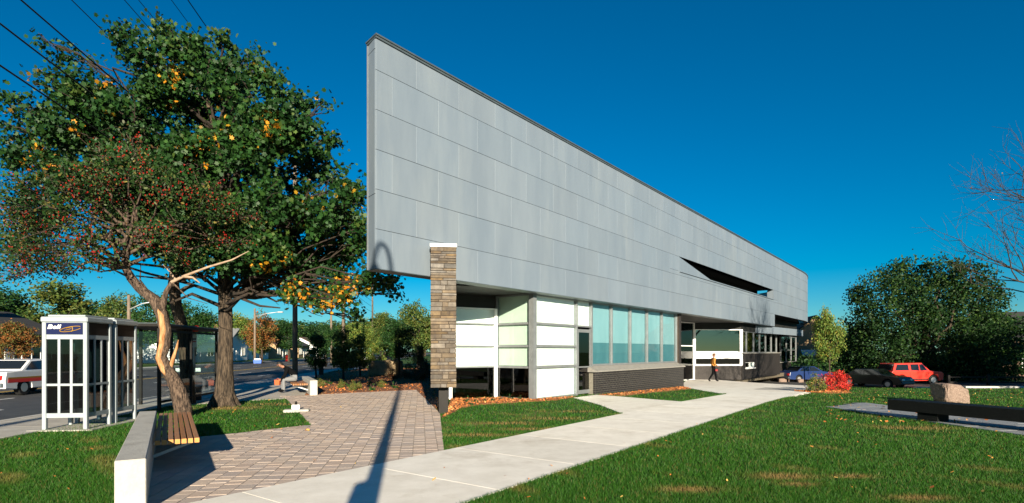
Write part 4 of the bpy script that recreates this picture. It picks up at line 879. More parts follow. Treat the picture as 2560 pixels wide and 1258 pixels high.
# right side: large round tree, neighbours, bare tree
rb = GX(2310, 50); rt = thing('round_tree', rb, 0, 'big round dark green tree behind the red truck', 'tree')
rl_ = pxlobes([(2195, 735, 62), (2245, 690, 45), (2290, 692, 52), (2365, 680, 40), (2420, 700, 50), (2455, 745, 55), (2250, 790, 90), (2400, 790, 100), (2160, 800, 45), (2185, 860, 70), (2330, 860, 110), (2480, 820, 45), (2470, 880, 70), (2330, 750, 80), (2230, 900, 60), (2150, 740, 26)], 50, 2.5, 0.9, 12)
C, idx, cl = lobe_points(rl_, 42000, 0.45, 14, 0.3)
link('crown', leaves('crown', sub(C, rb), NP.uniform(0.16, 0.28, len(C)), 'quad', palette([(0.008, 0.030, 0.006, 5), (0.013, 0.042, 0.008, 4), (0.036, 0.075, 0.011, 1.3)], len(C), idx), m_leaffar), rt)
b = MB(); b.tube([rb - Vector((0, 0, .3)), rb + Vector((0, 0, 2.5)), rb + Vector((.2, 0, 6))], [0.4, 0.3, 0.15], 8)
for L in rl_: b.tube(bend(rb + Vector((0, 0, 2.6)), L[:3], r, 5), [0.14, 0.11, 0.09, 0.06, 0.04, 0.02], 6)
b.build('trunk', m_bark, rt, rb)
stock_tree(2075, 46, 752, 'small yellow green tree beside the brick house', 'yellow', 0, 0.55, name='small_tree')
stock_tree(2150, 58, 800, 'dark tree between small tree and round tree', 'green', 0, 1.1, name='dark_tree')
stock_tree(2535, 54, 770, 'dark tree right of the round tree', 'green', 1, 1.7, name='dark_tree')
stock_tree(2100, 62, 830, 'low dark tree behind the red bush', 'green', 1, 1.3, name='dark_tree')
stock_tree(2420, 66, 790, 'dark tree behind the round tree', 'olive', 0, 1.6, name='dark_tree')
hm = stock('foliage', 9000, [(x, 0, 1.3 + 0.4 * math.sin(x), 1.5, 0.9, 1.3) for x in np.arange(-9, 9.1, 1.5)], 0.22, GREEN)
for px, Y, lab in ((2250, 53, 'long dark hedge behind the red truck'), (2520, 50, 'dark hedge behind the rail fence')):
    p = GX(px, Y); hg = thing('hedge', p, 0.05, lab, 'hedge'); link('foliage', hm, hg); b = MB(); [b.tube([(x, 0, -0.2), (x + .05, 0, 1.6)], 0.05, 5) for x in np.arange(-8, 8.1, 2)]; b.build('stems', m_bark, hg)
def bare_tree(p, H, seed, label):
    q = random.Random(seed); t = thing('bare_tree', p, 0, label, 'tree'); b = MB(); tips = []
    def grow(pos, d, L, rad, lev):
        n = 4; pts = [pos]; dd = d
        for i in range(n): dd = (dd + Vector((q.gauss(0, .13), q.gauss(0, .13), q.gauss(0.05, .09)))).normalized(); pts.append(pts[-1] + dd * L / n)
        b.tube(pts, [rad * (1 - .55 * i / n) for i in range(n + 1)], 6 if lev < 2 else 4, cap=False)
        if lev >= 5: tips.append(pts[-1]); return
        for k in range(q.choice((3, 4, 4)) if lev else 9):
            at = pts[q.randrange(2, n + 1)]; ax = Vector((q.gauss(0, 1), q.gauss(0, 1), q.gauss(0.2, .6))).normalized(); nd = (dd * 0.8 + ax * 0.75).normalized(); grow(at, nd, L * q.uniform(.6, .8), max(.006, rad * .48), lev + 1)
    grow(Vector((0, 0, -0.2)), Vector((0, 0, 1)), H * 0.36, 0.2, 0); b.build('branches', m_bark, t)
    P = np.array([tuple(v) for v in tips]); P = P[NP.random(len(P)) < 0.035]
    link('last_leaves', leaves('last_leaves', P, NP.uniform(0.06, 0.1, len(P)), 'oval', palette([(0.4, 0.12, 0.03, 1), (0.3, 0.16, 0.04, 1)], len(P)), m_leaf), t)
bare_tree(GX(2735, 20), 12.0, 6, 'nearly leafless tree reaching in from the right edge')
# trees standing behind the camera side that shade the car park
for X, Y, H, lab in ((48, 17, 13, 'tall tree out to the right shading the car park'), (34.5, 8, 10, 'second tree out to the right'), (33.5, 14, 8.2, 'third tree out to the right'), (57, 20, 13, 'fourth tree out to the right'), (43.5, 16, 12.5, 'fifth tree out to the right')):
    t = stock_tree(None, 1, 0, lab, 'green', 0, 1.1, base=Vector((X, Y, 0)), name='shade_tree'); s = H / 9.6; t.scale = (s * 1.2, s * 1.2, s)

# ------------------------------------------------------------------ small plants
bush = shrub_mesh(3, 2600, 0.85, 0.5, 0.07, [(0.50, 0.025, 0.02, 4), (0.62, 0.05, 0.035, 3), (0.35, 0.02, 0.02, 2), (0.3, 0.06, 0.02, 1)], 'oval')
def shrub(name, p, mesh, sc, label, cat='shrub', group=None, stems=6, hz=0.5, sz=None):
    t = thing(name, p, RND.uniform(0, 6), label, cat, group); link('foliage', mesh, t); b = MB()
    for k in range(stems): a = k * 2.4; b.tube([(0.05 * math.cos(a), 0.05 * math.sin(a), -.03), (0.3 * math.cos(a) * hz, 0.3 * math.sin(a) * hz, hz), (0.55 * math.cos(a) * hz, 0.55 * math.sin(a) * hz, hz * 1.6)], [0.012, 0.009, 0.004], 4)
    b.build('stems', m_barkc, t); t.scale = (sc, sc, sz or sc); return t
gp = G(2085, 979); shrub('burning_bush', gp + Vector((0.1, 0.2, 0)), bush, 0.82, 'bright red burning bush at the edge of the walk')
gsh = shrub_mesh(8, 1300, 0.5, 0.38, 0.06, [(0.07, 0.11, 0.02, 3), (0.12, 0.12, 0.03, 2), (0.2, 0.13, 0.04, 1)], 'oval')
shrub('green_shrub', G(2042, 981), gsh, 1.0, 'olive green shrub left of the red bush', hz=0.4)
bsh = shrub_mesh(9, 1500, 0.6, 0.42, 0.07, [(0.10, 0.03, 0.015, 2), (0.05, 0.05, 0.02, 3), (0.16, 0.05, 0.02, 1)], 'oval')
for i, (px, py, sc, lab) in enumerate(((1020, 948, 1.1, 'dark russet shrub right of the boulders'), (1055, 952, 1.3, 'dark shrub against the stone pier'), (985, 950, 0.8, 'low dark shrub in front of the boulders'), (1062, 930, 1.2, 'dark shrub behind the pier shrub'))):
    shrub('russet_shrub', G(px, py), bsh, sc, lab, group='shrubs in the planting bed', hz=0.4)
lp = shrub_mesh(10, 120, 0.16, 0.12, 0.07, GREEN, 'oval')
for i, (px, py) in enumerate(((1168, 1006), (1190, 1007), (1212, 1005), (1232, 1004), (1252, 1002), (1275, 1000), (1300, 999), (1178, 1015))):
    shrub('seedling', G(px, py), lp, RND.uniform(0.55, 0.9), ['small green seedling nearest the stone pier', 'second seedling from the stone pier', 'third seedling from the stone pier', 'seedling below the white frame corner', 'seedling below the dark lower pane', 'seedling left of the corner post', 'seedling at the corner post', 'seedling standing forward of the row by the pier'][i], 'plant', 'seedlings along the glass', stems=3, hz=0.12)
for i, (px, py) in enumerate(((822, 962), (850, 972), (872, 969), (900, 975), (924, 964), (955, 970), (985, 973), (880, 978), (930, 978), (800, 968))):
    shrub('bed_plant', G(px, py), (gsh if i % 2 else lp), RND.uniform(0.4, 0.6) if i % 2 else 1.3, ['%s plant in the mulch bed, %s from the far bench' % ('broad leafy' if i % 2 else 'small leafy', ['second', 'third', 'fourth', 'sixth', 'seventh', 'ninth', 'tenth', 'fifth', 'eighth', 'first'][i])][0], 'plant', 'low plants in the mulch bed', stems=3, hz=0.15)

# ------------------------------------------------------------------ rocks
def rock(name, p, size, m, label, seed, cut=0.0, group=None, rz=0.0):
    q = random.Random(seed); bm = bmesh.new(); bmesh.ops.create_icosphere(bm, subdivisions=4, radius=1.0)
    from mathutils import noise
    for v in bm.verts:
        n_ = v.co.normalized(); k = 1 + 0.16 * noise.noise(n_ * 1.3 + Vector((seed, 0, 0))) + 0.05 * noise.noise(n_ * 5 + Vector((0, seed, 0))) + 0.02 * noise.noise(n_ * 14)
        c = Vector([math.copysign(abs(t) ** 0.45, t) for t in n_]); v.co = c * k * 0.8
        v.co.z += cut * v.co.x
        v.co.x *= size[0] / 2 / .8; v.co.y *= size[1] / 2 / .8; v.co.z *= size[2] / 2 / .8
    zmin = min(v.co.z for v in bm.verts)
    for v in bm.verts: v.co.z -= zmin + 0.08 * size[2]
    for f in bm.faces: f.smooth = False
    me = bpy.data.meshes.new(name); bm.to_mesh(me); bm.free(); me.materials.append(m); o = link(name, me, None, p, rz); return tag(o, label, 'boulder', group)
rock('granite_boulder', GX(2374, 17.3), (0.80, 0.7, 0.62), m_granite, 'pink granite boulder with slanted top behind the black bench', 3, -0.22)
rock('bed_boulder', G(952, 940), (1.35, 1.0, 1.02), m_rock, 'left tan boulder in the planting bed', 5, 0.05, 'boulders in the bed')
rock('bed_boulder', G(986, 938), (1.15, 1.0, 1.15), m_rock, 'right taller tan boulder in the planting bed', 9, -0.05, 'boulders in the bed')
for i, (px, py, w_, m_) in enumerate(((1877, 950, 1.0, m_rock), (1918, 953, 1.1, m_rock), (1955, 956, 0.7, m_granite), (1975, 955, 0.6, m_granite), (2000, 957, 0.5, m_granite))):
    rock('edge_stone', G(px, py), (w_, 0.5, 0.36), m_, ['tan edging stone at the brick corner', 'long tan edging stone beside the forecourt', 'grey edging stone, third along the forecourt bed', 'grey edging stone, fourth along the forecourt bed', 'small grey edging stone at the end of the bed'][i], 20 + i, 0.0, 'stones edging the forecourt bed')

# ------------------------------------------------------------------ benches
brz_ = math.atan2(WT.y, WT.x)
def slat_bench(name, loc, rz, label, wl, b0, b1, seatz=0.42, h=0.55, th=0.255, bw=0.53, gap=0.02):
    """concrete wall (local x along, y = -width side) carrying a cantilevered slatted seat"""
    t = thing(name, loc, rz, label, 'bench'); b = MB(); b.cbox((0, 0.0, -0.15), (wl, th, h), 0.008)
    b.build('concrete_wall', m_cwall, t)
    n = 7; sw = bw / n
    for k in range(n):
        y = -gap - (k + 1) * sw; b = MB(); b.cbox((b0 + .004, y + .008, seatz - 0.065), (b1, y + sw - .008, seatz), 0.004); sl = b.build('slat', m_wood, t)
        b = MB(); b.span((b0 - 0.0, y + .0095, seatz - 0.0635), (b0 + .0035, y + sw - .0095, seatz - .0015)); b.build('end_grain', m_woode, sl)
    for x in (b0 + 0.35, (b0 + b1) / 2, b1 - 0.35):
        b = MB(); b.bar((x, -0.001, seatz - 0.26), (x, -bw - gap + 0.06, seatz - 0.085), 0.05, 0.04); b.bar((x, 0.001, seatz - 0.085), (x, -bw - gap + .03, seatz - 0.085), 0.05, 0.035); b.build('bracket', m_galv, t)
    return t
slat_bench('slatted_bench', WP0, brz_, 'near concrete wall bench with brown timber slats', 5.14, 2.2, 6.0)
b2 = G(775, 990); d2 = Vector((-0.42, 0.91, 0)).normalized()
slat_bench('slatted_bench', b2 + d2 * 3.6, math.atan2(-d2.y, -d2.x), 'far concrete wall bench with a seated person', 3.6, 0.3, 3.1)
bdir = Vector((0.384, -0.923, 0)); bn_ = Vector((0.923, 0.384, 0)); bo_ = Vector((8.98, 13.4, 0))
sb = thing('stone_bench', bo_, math.atan2(bdir.y, bdir.x), 'long black stone slab bench on the slate strip', 'bench')
b = MB(); b.cbox((0, 0, 0.20), (7.0, 0.52, 0.45), 0.008); b.build('seat_slab', m_blackst, sb)
for x in (0.65, 5.9): b = MB(); b.span((x, 0.05, -0.1), (x + 0.42, 0.47, 0.199)); b.build('leg', m_blackst, sb)

# ------------------------------------------------------------------ ground floodlight, bollard, hydrant
fl = thing('ground_floodlight', G(740, 1030), 0.2, 'small white floodlight on a concrete pad at the lawn corner', 'light')
b = MB(); b.cbox((-.30, -.14, -.02), (.34, .14, .07), .02); b.build('concrete_pad', m_cwall, fl); b = MB(); b.cbox((-.10, -.07, .072), (.10, .07, .19), .012); b.build('housing', m_frame, fl); b = MB(); b.tube([(0, 0, .19), (0, 0, .25), (0.02, 0, .27)], [.035, .03, .02], 8); b.build('swivel', m_black, fl)
bo2 = thing('bollard', G(803, 938), 0, 'dark square bollard behind the far bench', 'bollard'); b = MB(); b.cbox((-.13, -.13, -.1), (.13, .13, 0.95), .02); b.build('post', m_black, bo2); b = MB(); b.cbox((-.15, -.15, .952), (.15, .15, 1.02), .02); b.build('cap', m_black, bo2)
hy = thing('fire_hydrant', RP(-28.8, 70), 0, 'red fire hydrant on the far verge', 'hydrant')
hy.location = GX(717, 92)
b = MB(); b.tube([(0, 0, -.1), (0, 0, .1), (0, 0, .12), (0, 0, .8)], [.24, .24, .17, .17], 10); b.build('barrel', m_red, hy); b = MB(); b.tube([(0, 0, .8), (0, 0, .82), (0, 0, .95), (0, 0, 1.05)], [.22, .22, .15, .04], 10); b.build('bonnet', m_red, hy)
for s_ in (-1, 1): b = MB(); b.tube([(s_ * .16, 0, .6), (s_ * .3, 0, .6)], .09, 8); b.build('nozzle', m_red, hy)
bx_ = thing('recycling_box', GX(644, 74), 0.3, 'blue recycling box at the far kerb', 'box'); b = MB(); b.box((0, 0, .2), (.9, .5, .45), rot=None, taper=1.12); b.build('tub', mat('box_blue', (0.02, 0.09, 0.4), rough=0.5), bx_); b = MB(); b.cbox((-.4, -.22, .43), (.4, .2, .62), .06); b.build('papers', m_white, bx_)

# ------------------------------------------------------------------ phone booths
bf = G(104, 1078); bfr = G(224, 1076); bdirx = Vector((bfr.x - bf.x, bfr.y - bf.y, 0)).normalized(); BWd = 0.84
def booth(loc, rz, label, sign):
    t = thing('phone_booth', loc, rz, label, 'phone booth', 'pair of phone booths on the sidewalk'); w = BWd; H = 2.30; ps = 0.075
    corner = [(0, 0), (w - ps, 0), (0, w - ps), (w - ps, w - ps)]
    for x, y in corner: b = MB(); b.cbox((x, y, -0.02), (x + ps, y + ps, 2.16), .008); b.build('post', m_booth, t)
    b = MB(); b.cbox((-.02, -.02, 2.162), (w + .02, w + .02, 2.27), .02); b.cbox((.1, .02, 2.272), (w - .04, w - .06, 2.31), .008); b.build('roof', m_booth, t)
    for side in range(3):                                             # front, right, left: frame bars and panes
        f = MB(); g = MB()
        def S(a0, a1, c0, c1, z0, z1, mb_):
            if side == 0: mb_.span((a0, c0, z0), (a1, c1, z1))
            elif side == 1: mb_.span((w - c1, a0, z0), (w - c0, a1, z1))
            else: mb_.span((c0, a0, z0), (c1, a1, z1))
        a0, a1 = ps + .001, w - ps - .001; e = (a1 - a0)
        fr_m = m_booth
        for z0, z1 in ((.24, .33), (.88, .925), (1.82, 1.905)): S(a0, a1, .018, .058, z0, z1, f)
        for k in (1, 2): x = a0 + e * k / 3; S(x - .024, x + .024, .022, .054, .331, .879, f); S(x - .024, x + .024, .022, .054, .926, 1.819, f)
        f.build('frame', fr_m if side == 0 else m_booth, t)
        for k in range(3):
            x0, x1 = a0 + e * k / 3 + (.0245 if k else 0), a0 + e * (k + 1) / 3 - (.0245 if k < 2 else 0)
            for z0, z1 in ((.331, .879), (.926, 1.819)): g = MB(); S(x0, x1, .034, .042, z0, z1, g); g.build('pane', m_gdark, t)
        if side: f = MB(); S(a0, a1, .02, .056, 1.906, 2.16, f); f.build('header', m_black, t)
    b = MB(); b.span((ps, .012, 1.906), (w - ps, .05, 2.16)); sg = b.build('sign_box', m_booth, t)
    b = MB(); b.span((ps + .004, .004, 1.915), (w - ps - .004, .0115, 2.15)); b.build('sign_panel', m_signblue, sg)
    if sign:
        cu = bpy.data.curves.new('bell', 'FONT'); cu.body = 'Bell'; cu.size = 0.15; cu.shear = 0.22; cu.offset = 0.0035; cu.extrude = 0.0015; cu.space_character = 1.02
        to = bpy.data.objects.new('bell', cu); COL.objects.link(to); dg = bpy.context.evaluated_depsgraph_get(); me = bpy.data.meshes.new_from_object(to.evaluated_get(dg)); bpy.data.objects.remove(to)
        me.materials.clear(); me.materials.append(m_white); o = link('lettering', me, sg, (ps + .025, .0015, 2.03)); o.rotation_euler = (math.pi / 2, 0, 0); o.scale = (1.08, 0.78, 1)
        b = MB(); c = (0.535, 2.025)
        b.tube([(c[0] + .2 * math.cos(a) , .001, c[1] + .045 * math.sin(a) + .18 * .2 * math.cos(a)) for a in np.linspace(0.35, 5.9, 28)], 0.007, 5)
        b.tube([(c[0] + .015 + .025 * math.cos(a), .0, c[1] + .05 * math.sin(a)) for a in np.linspace(-1.7, 1.6, 12)], 0.007, 5)
        b.tube([(c[0] - .12, .0, c[1] - .03), (c[0] + .02, .0, c[1] + .008)], .005, 5); b.tube([(c[0] - .08, .0, c[1] + .015), (c[0] + .04, .0, c[1] + .05)], .005, 5); b.build('emblem', m_signyel, sg)
    ph = MB(); ph.cbox((.30, w - .24, 1.0), (.56, w - .10, 1.56), .02); po = ph.build('telephone', m_booth, t)
    b = MB(); b.tube([(.30, w - .25, 1.12), (.26, w - .28, 1.2), (.26, w - .28, 1.36), (.30, w - .25, 1.45)], .022, 6); b.build('handset', m_black, po)
    b = MB(); b.cbox((.10, w - .40, .84), (w - .1, w - .09, .87), .006); b.build('shelf', m_booth, t)
    b = MB(); b.cbox((.2, w - .098, 0.95), (.66, w - .085, 1.75), .003); b.build('back_plate', m_booth, t)
    return t
rzb = math.atan2(bdirx.y, bdirx.x) - 0.02
booth(Vector((bf.x, bf.y, 0.02)), rzb, 'white framed phone booth with a blue sign, the nearer of two', True)
bk = Vector((-math.sin(rzb), math.cos(rzb), 0)); booth(Vector((bf.x, bf.y, 0.02)) + bk * 0.98, rzb, 'plain dark sided phone booth behind the signed one', False)
b = MB(); q = [Vector((bf.x, bf.y, 0)) + bdirx * a + bk * c for a, c in ((-.2, -.12), (1.0, -.12), (1.0, 2.1), (-.2, 2.1))]
b.prism([(v.x, v.y) for v in q], -.1, .026); tag(b.build('booth_pad', m_side), kind='structure')

# ------------------------------------------------------------------ bus shelter and stop pole
sp0 = GX(398, 14.9); shl = thing('bus_shelter', Vector((sp0.x, sp0.y, 0.02)), math.atan2(RU.y, RU.x), 'dark framed glass bus shelter behind the crabapple', 'bus shelter')
SLn, SWd = 3.7, 1.4
for x in (0, SLn / 2, SLn):
    for y in (0, SWd): b = MB(); b.cbox((x - .04, y - .04, -.05), (x + .04, y + .04, 2.22), .01); b.build('post', m_black, shl)
b = MB(); b.cbox((-.2, -.12, 2.222), (SLn + .2, SWd + .2, 2.31), .02); rf = b.build('roof', m_black, shl); b = MB(); b.span((-.15, -.08, 2.311), (SLn + .15, SWd + .15, 2.325)); b.build('roof_sheet', m_cap, rf)
for x0, x1 in ((.045, SLn / 2 - .045), (SLn / 2 + .045, SLn - .045)):
    b = MB(); b.span((x0, -.006, .25), (x1, .006, 2.1)); b.build('pane', m_glass, shl); [MB().span((x0, -.03, zz), (x1, .03, zz + .059)).build('rail', m_black, shl) for zz in (.19, 2.101)]
b = MB(); b.span((SLn - .006, .065, .25), (SLn + .006, SWd - .065, 2.1)); b.build('pane', m_glass, shl); b = MB(); b.span((-.006, .065, .25), (.006, SWd - .065, 2.1)); b.build('pane', m_glass, shl)
b = MB(); b.cbox((SLn - 1.9, .15, .42), (SLn - .3, .5, .47), .01); b.cbox((SLn - 1.7, .25, 0), (SLn - 1.6, .4, .419), .005); b.cbox((SLn - .6, .25, 0), (SLn - .5, .4, .419), .005); b.build('seat', m_black, shl)
b = MB(); b.cbox((SLn + .05, .1, .9), (SLn + .09, SWd - .1, 1.02), .005); b.build('notice', m_white, shl)
pp = GX(483, 17.5); st = thing('bus_stop_pole', pp, 0, 'bus stop pole with red cap and white sign beside the shelter', 'sign')
b = MB(); b.cbox((-.05, -.05, -.1), (.05, .05, 2.2), .01); b.build('pole', m_galv, st); b = MB(); b.cbox((-.19, -.06, 2.2), (.19, .06, 2.4), .05); b.build('cap_sign', m_red, st)
b = MB(); b.span((-.17, -.075, 1.72), (.17, -.055, 2.1)); pl = b.build('sign_plate', m_white, st); b = MB(); b.span((-.14, -.0765, 1.95), (.14, -.0755, 2.0)); b.build('stripe', m_signblue, pl); b = MB(); b.span((-.14, -.0765, 1.88), (.14, -.0755, 1.91)); b.build('stripe', m_red, pl)

# ------------------------------------------------------------------ utility poles, wires, lamps
WU = Vector((-0.1486, 0.9889, 0)); WL = -8.3
def wpt(Y, z, dx=0.0): return Vector((WL - 0.1503 * Y + dx, Y, z))
PY = [-12, 35, 55, 84]
for i, Y in enumerate(PY):
    p = wpt(Y, 0); t = thing('utility_pole', p, math.atan2(WU.y, WU.x), ['weathered utility pole behind the camera', 'nearest wooden utility pole behind the far bench', 'second wooden utility pole down the road', 'third wooden utility pole down the road'][i], 'utility pole', 'poles along the near kerb')
    b = MB(); b.tube([(0, 0, -.3), (0, 0, 6), (0, 0, 13.2)], [.17, .14, .11], 10); b.build('shaft', m_pole, t)
    b = MB(); b.cbox((-.05, -1.1, 12.3), (.05, 1.1, 12.42), .01); b.build('crossarm', m_pole, t)
    for y in (-1, -.5, .5, 1): b = MB(); b.tube([(0, y, 12.42), (0, y, 12.5), (0, y, 12.58)], [.05, .06, .03], 6); b.build('insulator', m_galv, t)
for i, (z, dx) in enumerate(((12.6, 0.5), (12.6, -0.5), (11.4, 0.12), (10.0, 0.12), (9.0, 0.12), (8.2, 0.12), (7.4, 0.12), (12.6, 1.0))):
    b = MB(); pts = []
    for a, c in zip(PY[:-1], PY[1:]):
        for k in range(14): f = k / 14; pts.append(wpt(a + (c - a) * f, z - 0.012 * (c - a) * 4 * f * (1 - f) * 0.6, dx))
    b.tube(pts + [wpt(PY[-1], z, dx)], 0.013 if i < 4 else 0.02, 4); o = b.build('power_line', m_wire); tag(o, ['uppermost power line on the right crossarm pin', 'uppermost power line on the left crossarm pin', 'power line below the crossarm', 'fourth power line down', 'fifth power line down', 'thick cable second from the bottom', 'lowest thick cable of the wires', 'outermost power line on the crossarm'][i], 'power line', 'wires along the road')
def lamp_pole(p, H, arm, label, ang):
    t = thing('road_lamp', p, ang, label, 'street lamp', 'lamps across the road'); b = MB(); b.tube([(0, 0, -.2), (0, 0, H)], [.17, .12], 8); b.build('pole', m_pole, t)
    b = MB(); b.tube([(0, 0, H - 1.2), (arm * .5, 0, H - .7), (arm, 0, H - .5)], .045, 6); b.build('arm', m_galv, t); b = MB(); b.cbox((arm - .1, -.15, H - .6), (arm + .65, .15, H - .42), .05); b.build('lamp_head', m_galv, t)
lamp_pole(GX(322, 46), 6.2, 2.2, 'wooden pole with lamp arm above the phone booths', 0.0); lamp_pole(GX(637, 76), 7.4, 3.2, 'wooden pole with lamp arm by the white house', 0.0); lamp_pole(GX(828, 80), 9.0, 2.2, 'pale pole with lamp arm far down the road', 3.0)
# the lamp post behind the camera whose shadow crosses the paving
hitp = Bw(sx(979), 0); tanE = math.tan(SUN_EL); DB = 15.2
lb = hitp - SUN_H * DB; lb.z = 0
lpst = thing('lamp_post', lb, math.atan2(-wd.y, -wd.x), 'tall crook necked lamp post standing behind the camera', 'street lamp')
HL = 4.35 + DB * tanE - 0.25
pts = [(0, 0, -.2), (0, 0, 3), (0, 0, HL - 0.8)] + [(0.28 - 0.28 * math.cos(a), 0, HL - 0.8 + 0.8 * math.sin(a)) for a in np.linspace(0.3, 2.9, 9)]
b = MB(); b.tube(pts, [.12, .095, .07] + [.05] * 9, 10); b.build('pole', m_black, lpst)
b = MB(); b.tube([(.53, 0, HL - .45), (.55, 0, HL - .62), (.57, 0, HL - .85)], [.08, .19, .22], 12); b.build('lantern', m_black, lpst)
b = MB(); b.cbox((.02, -.08, 1.85), (.26, .08, 2.28), .04); b.build('shadow_box', m_black, lpst)  # unseen box added to give the blob in the post's shadow

# ------------------------------------------------------------------ houses
def house(name, p, rz, w, d, h, rise, label, m_wall, m_roof, wins=(), door=None, chim=(), gable_front=False, awning=None):
    """local x = width along the street face (face at y = 0 looking to -y)"""
    t = thing(name, p, rz, label, 'house'); b = MB(); b.span((0, 0, -.6), (w, d, h)); 
    if gable_front: b.add([(0, 0, h), (w, 0, h), (w / 2, 0, h + rise - .02), (0, d, h), (w, d, h), (w / 2, d, h + rise - .02)], [(0, 1, 2), (3, 5, 4)])
    else: b.add([(0, 0, h), (0, d, h), (0, d / 2, h + rise - .02), (w, 0, h), (w, d, h), (w, d / 2, h + rise - .02)], [(0, 1, 2), (3, 5, 4)])
    b.build('wall', m_wall, t); b = MB(); e = .4; k = rise / ((w if gable_front else d) / 2)
    if gable_front:
        for s_ in (-1, 1):
            x0 = w / 2 - s_ * (w / 2 + e); b.add([(x0, -e, h - e * k), (w / 2, -e, h + rise), (w / 2, d + e, h + rise), (x0, d + e, h - e * k), (x0, -e, h - e * k + .15), (w / 2, -e, h + rise + .15), (w / 2, d + e, h + rise + .15), (x0, d + e, h - e * k + .15)], [(0, 1, 2, 3), (4, 7, 6, 5), (0, 4, 5, 1), (3, 2, 6, 7), (0, 3, 7, 4)])
    else:
        for s_ in (-1, 1):
            y0 = d / 2 - s_ * (d / 2 + e); b.add([(-e, y0, h - e * k), (-e, d / 2, h + rise), (w + e, d / 2, h + rise), (w + e, y0, h - e * k), (-e, y0, h - e * k + .15), (-e, d / 2, h + rise + .15), (w + e, d / 2, h + rise + .15), (w + e, y0, h - e * k + .15)], [(0, 1, 2, 3), (4, 7, 6, 5), (0, 4, 5, 1), (3, 2, 6, 7), (0, 3, 7, 4)])
    rf = b.build('roof', m_roof, t)
    for (x, z, ww, hh) in wins:
        b = MB()
        for q in ((x - .09, x + ww + .09, z - .09, z - .001), (x - .09, x + ww + .09, z + hh + .001, z + hh + .09), (x - .09, x - .001, z, z + hh), (x + ww + .001, x + ww + .09, z, z + hh), (x + ww / 2 - .03, x + ww / 2 + .03, z, z + hh)): b.span((q[0], -.07, q[2]), (q[1], .02, q[3]))
        f = b.build('window', m_frame, t); b = MB(); b.span((x, -.035, z), (x + ww, -.015, z + hh)); b.build('pane', m_cglass, f)
    if door: b = MB(); b.span((door, -.06, 0), (door + .95, .02, 2.1)); dd = b.build('door', m_white, t); b = MB(); b.span((door + .8, -.1, 1), (door + .86, -.061, 1.08)); b.build('handle', m_galv, dd); b = MB(); b.span((door - .5, -1.2, -.3), (door + 1.5, -.02, .0)); b.build('step', m_cwall, t)
    for (x, y, zt, ww) in chim:
        b = MB(); b.span((x, y, h - .5), (x + ww, y + ww * .8, zt)); b.span((x - .08, y - .08, zt + .001), (x + ww + .08, y + ww * .8 + .08, zt + .16)); ch = b.build('chimney', m_redbrick, rf); b = MB(); b.tube([(x + ww / 2, y + ww * .4, zt + .16), (x + ww / 2, y + ww * .4, zt + .6)], ww * .22, 8); b.build('chimney_pot', m_redbrick, ch)
    if awning: x, z, ww = awning; b = MB(); b.add([(x, -.02, z + .6), (x + ww, -.02, z + .6), (x + ww, -1.1, z), (x, -1.1, z), (x, -.02, z + .55), (x + ww, -.02, z + .55), (x + ww, -1.1, z - .15), (x, -1.1, z - .15)], [(0, 1, 2, 3), (4, 7, 6, 5), (3, 2, 6, 7), (0, 3, 7, 4), (1, 5, 6, 2)]); b.build('awning', m_frame, t)
    return t
m_redbrick = mat('red_brick', (0.16, 0.06, 0.04), (0.24, 0.10, 0.065), 9, 0.9, bump=0.3)
m_tanbrick = mat('tan_brick', (0.30, 0.20, 0.11), (0.40, 0.28, 0.16), 9, 0.9, bump=0.3)
m_siding = mat('white_siding', (0.66, 0.67, 0.68), (0.74, 0.75, 0.76), 3, 0.7)
m_shing = mat('dark_shingle', (0.018, 0.018, 0.019), (0.035, 0.034, 0.034), 10, 0.9, bump=0.4)
m_shing2 = mat('grey_shingle', (0.13, 0.14, 0.15), (0.19, 0.20, 0.21), 10, 0.9, bump=0.4)
m_shing3 = mat('brown_shingle', (0.09, 0.05, 0.035), (0.13, 0.08, 0.055), 10, 0.9, bump=0.4)
HA = math.atan2(RU.y, RU.x)        # street faces look towards the road (-r side houses face +r)
def hrot(): return HA
# houses across the road: local x runs along the road away from the camera, face looks to the road
house('brick_house', RP(-34, 43), HA, 11, 9, 3.0, 1.9, 'tan brick house with two red chimneys behind rusty tree', m_tanbrick, m_shing, wins=((1.2, .9, 1.8, 1.4), (6.2, .9, 2.0, 1.4), (8.9, 1, 1.3, 1.2)), door=4.4, chim=((3.2, 3.2, 5.6, .7), (6.4, 3.0, 5.9, 1.0)))
house('bungalow', RP(-35, 80), HA, 10, 9, 2.9, 2.0, 'pale bungalow with grey roof seen through the shelter', m_siding, m_shing2, wins=((1.2, .9, 1.8, 1.2), (6.6, .9, 2.0, 1.2)), door=4.3, gable_front=False)
house('white_house', RP(-35, 94), HA, 9, 9, 3.0, 2.3, 'white gabled house right of the maple trunk', m_siding, m_shing2, wins=((1.0, .9, 1.4, 1.3), (6.2, .9, 1.5, 1.3)), door=3.8, gable_front=True, chim=((6.5, 4, 5.6, .6),))
house('dark_roof_house', RP(-36, 107), HA, 11, 9, 3.2, 2.6, 'white walled house with near black roof by the lamp pole', m_siding, m_shing, wins=((1.2, .9, 1.8, 1.3), (7, .9, 2, 1.3)), door=4.6)
house('brown_roof_house', RP(-36, 123), HA, 11, 9, 3.0, 2.2, 'tan brick house with brown roof down the road', m_tanbrick, m_shing3, wins=((1.2, .9, 1.8, 1.3), (7, .9, 2, 1.3)), door=4.6)
house('far_tan_house', RP(-36, 141), HA, 11, 9, 3.0, 2.2, 'farther tan house with dark roof down the road', m_tanbrick, m_shing, wins=((1.2, .9, 1.8, 1.3), (7, .9, 2, 1.3)), door=4.6)
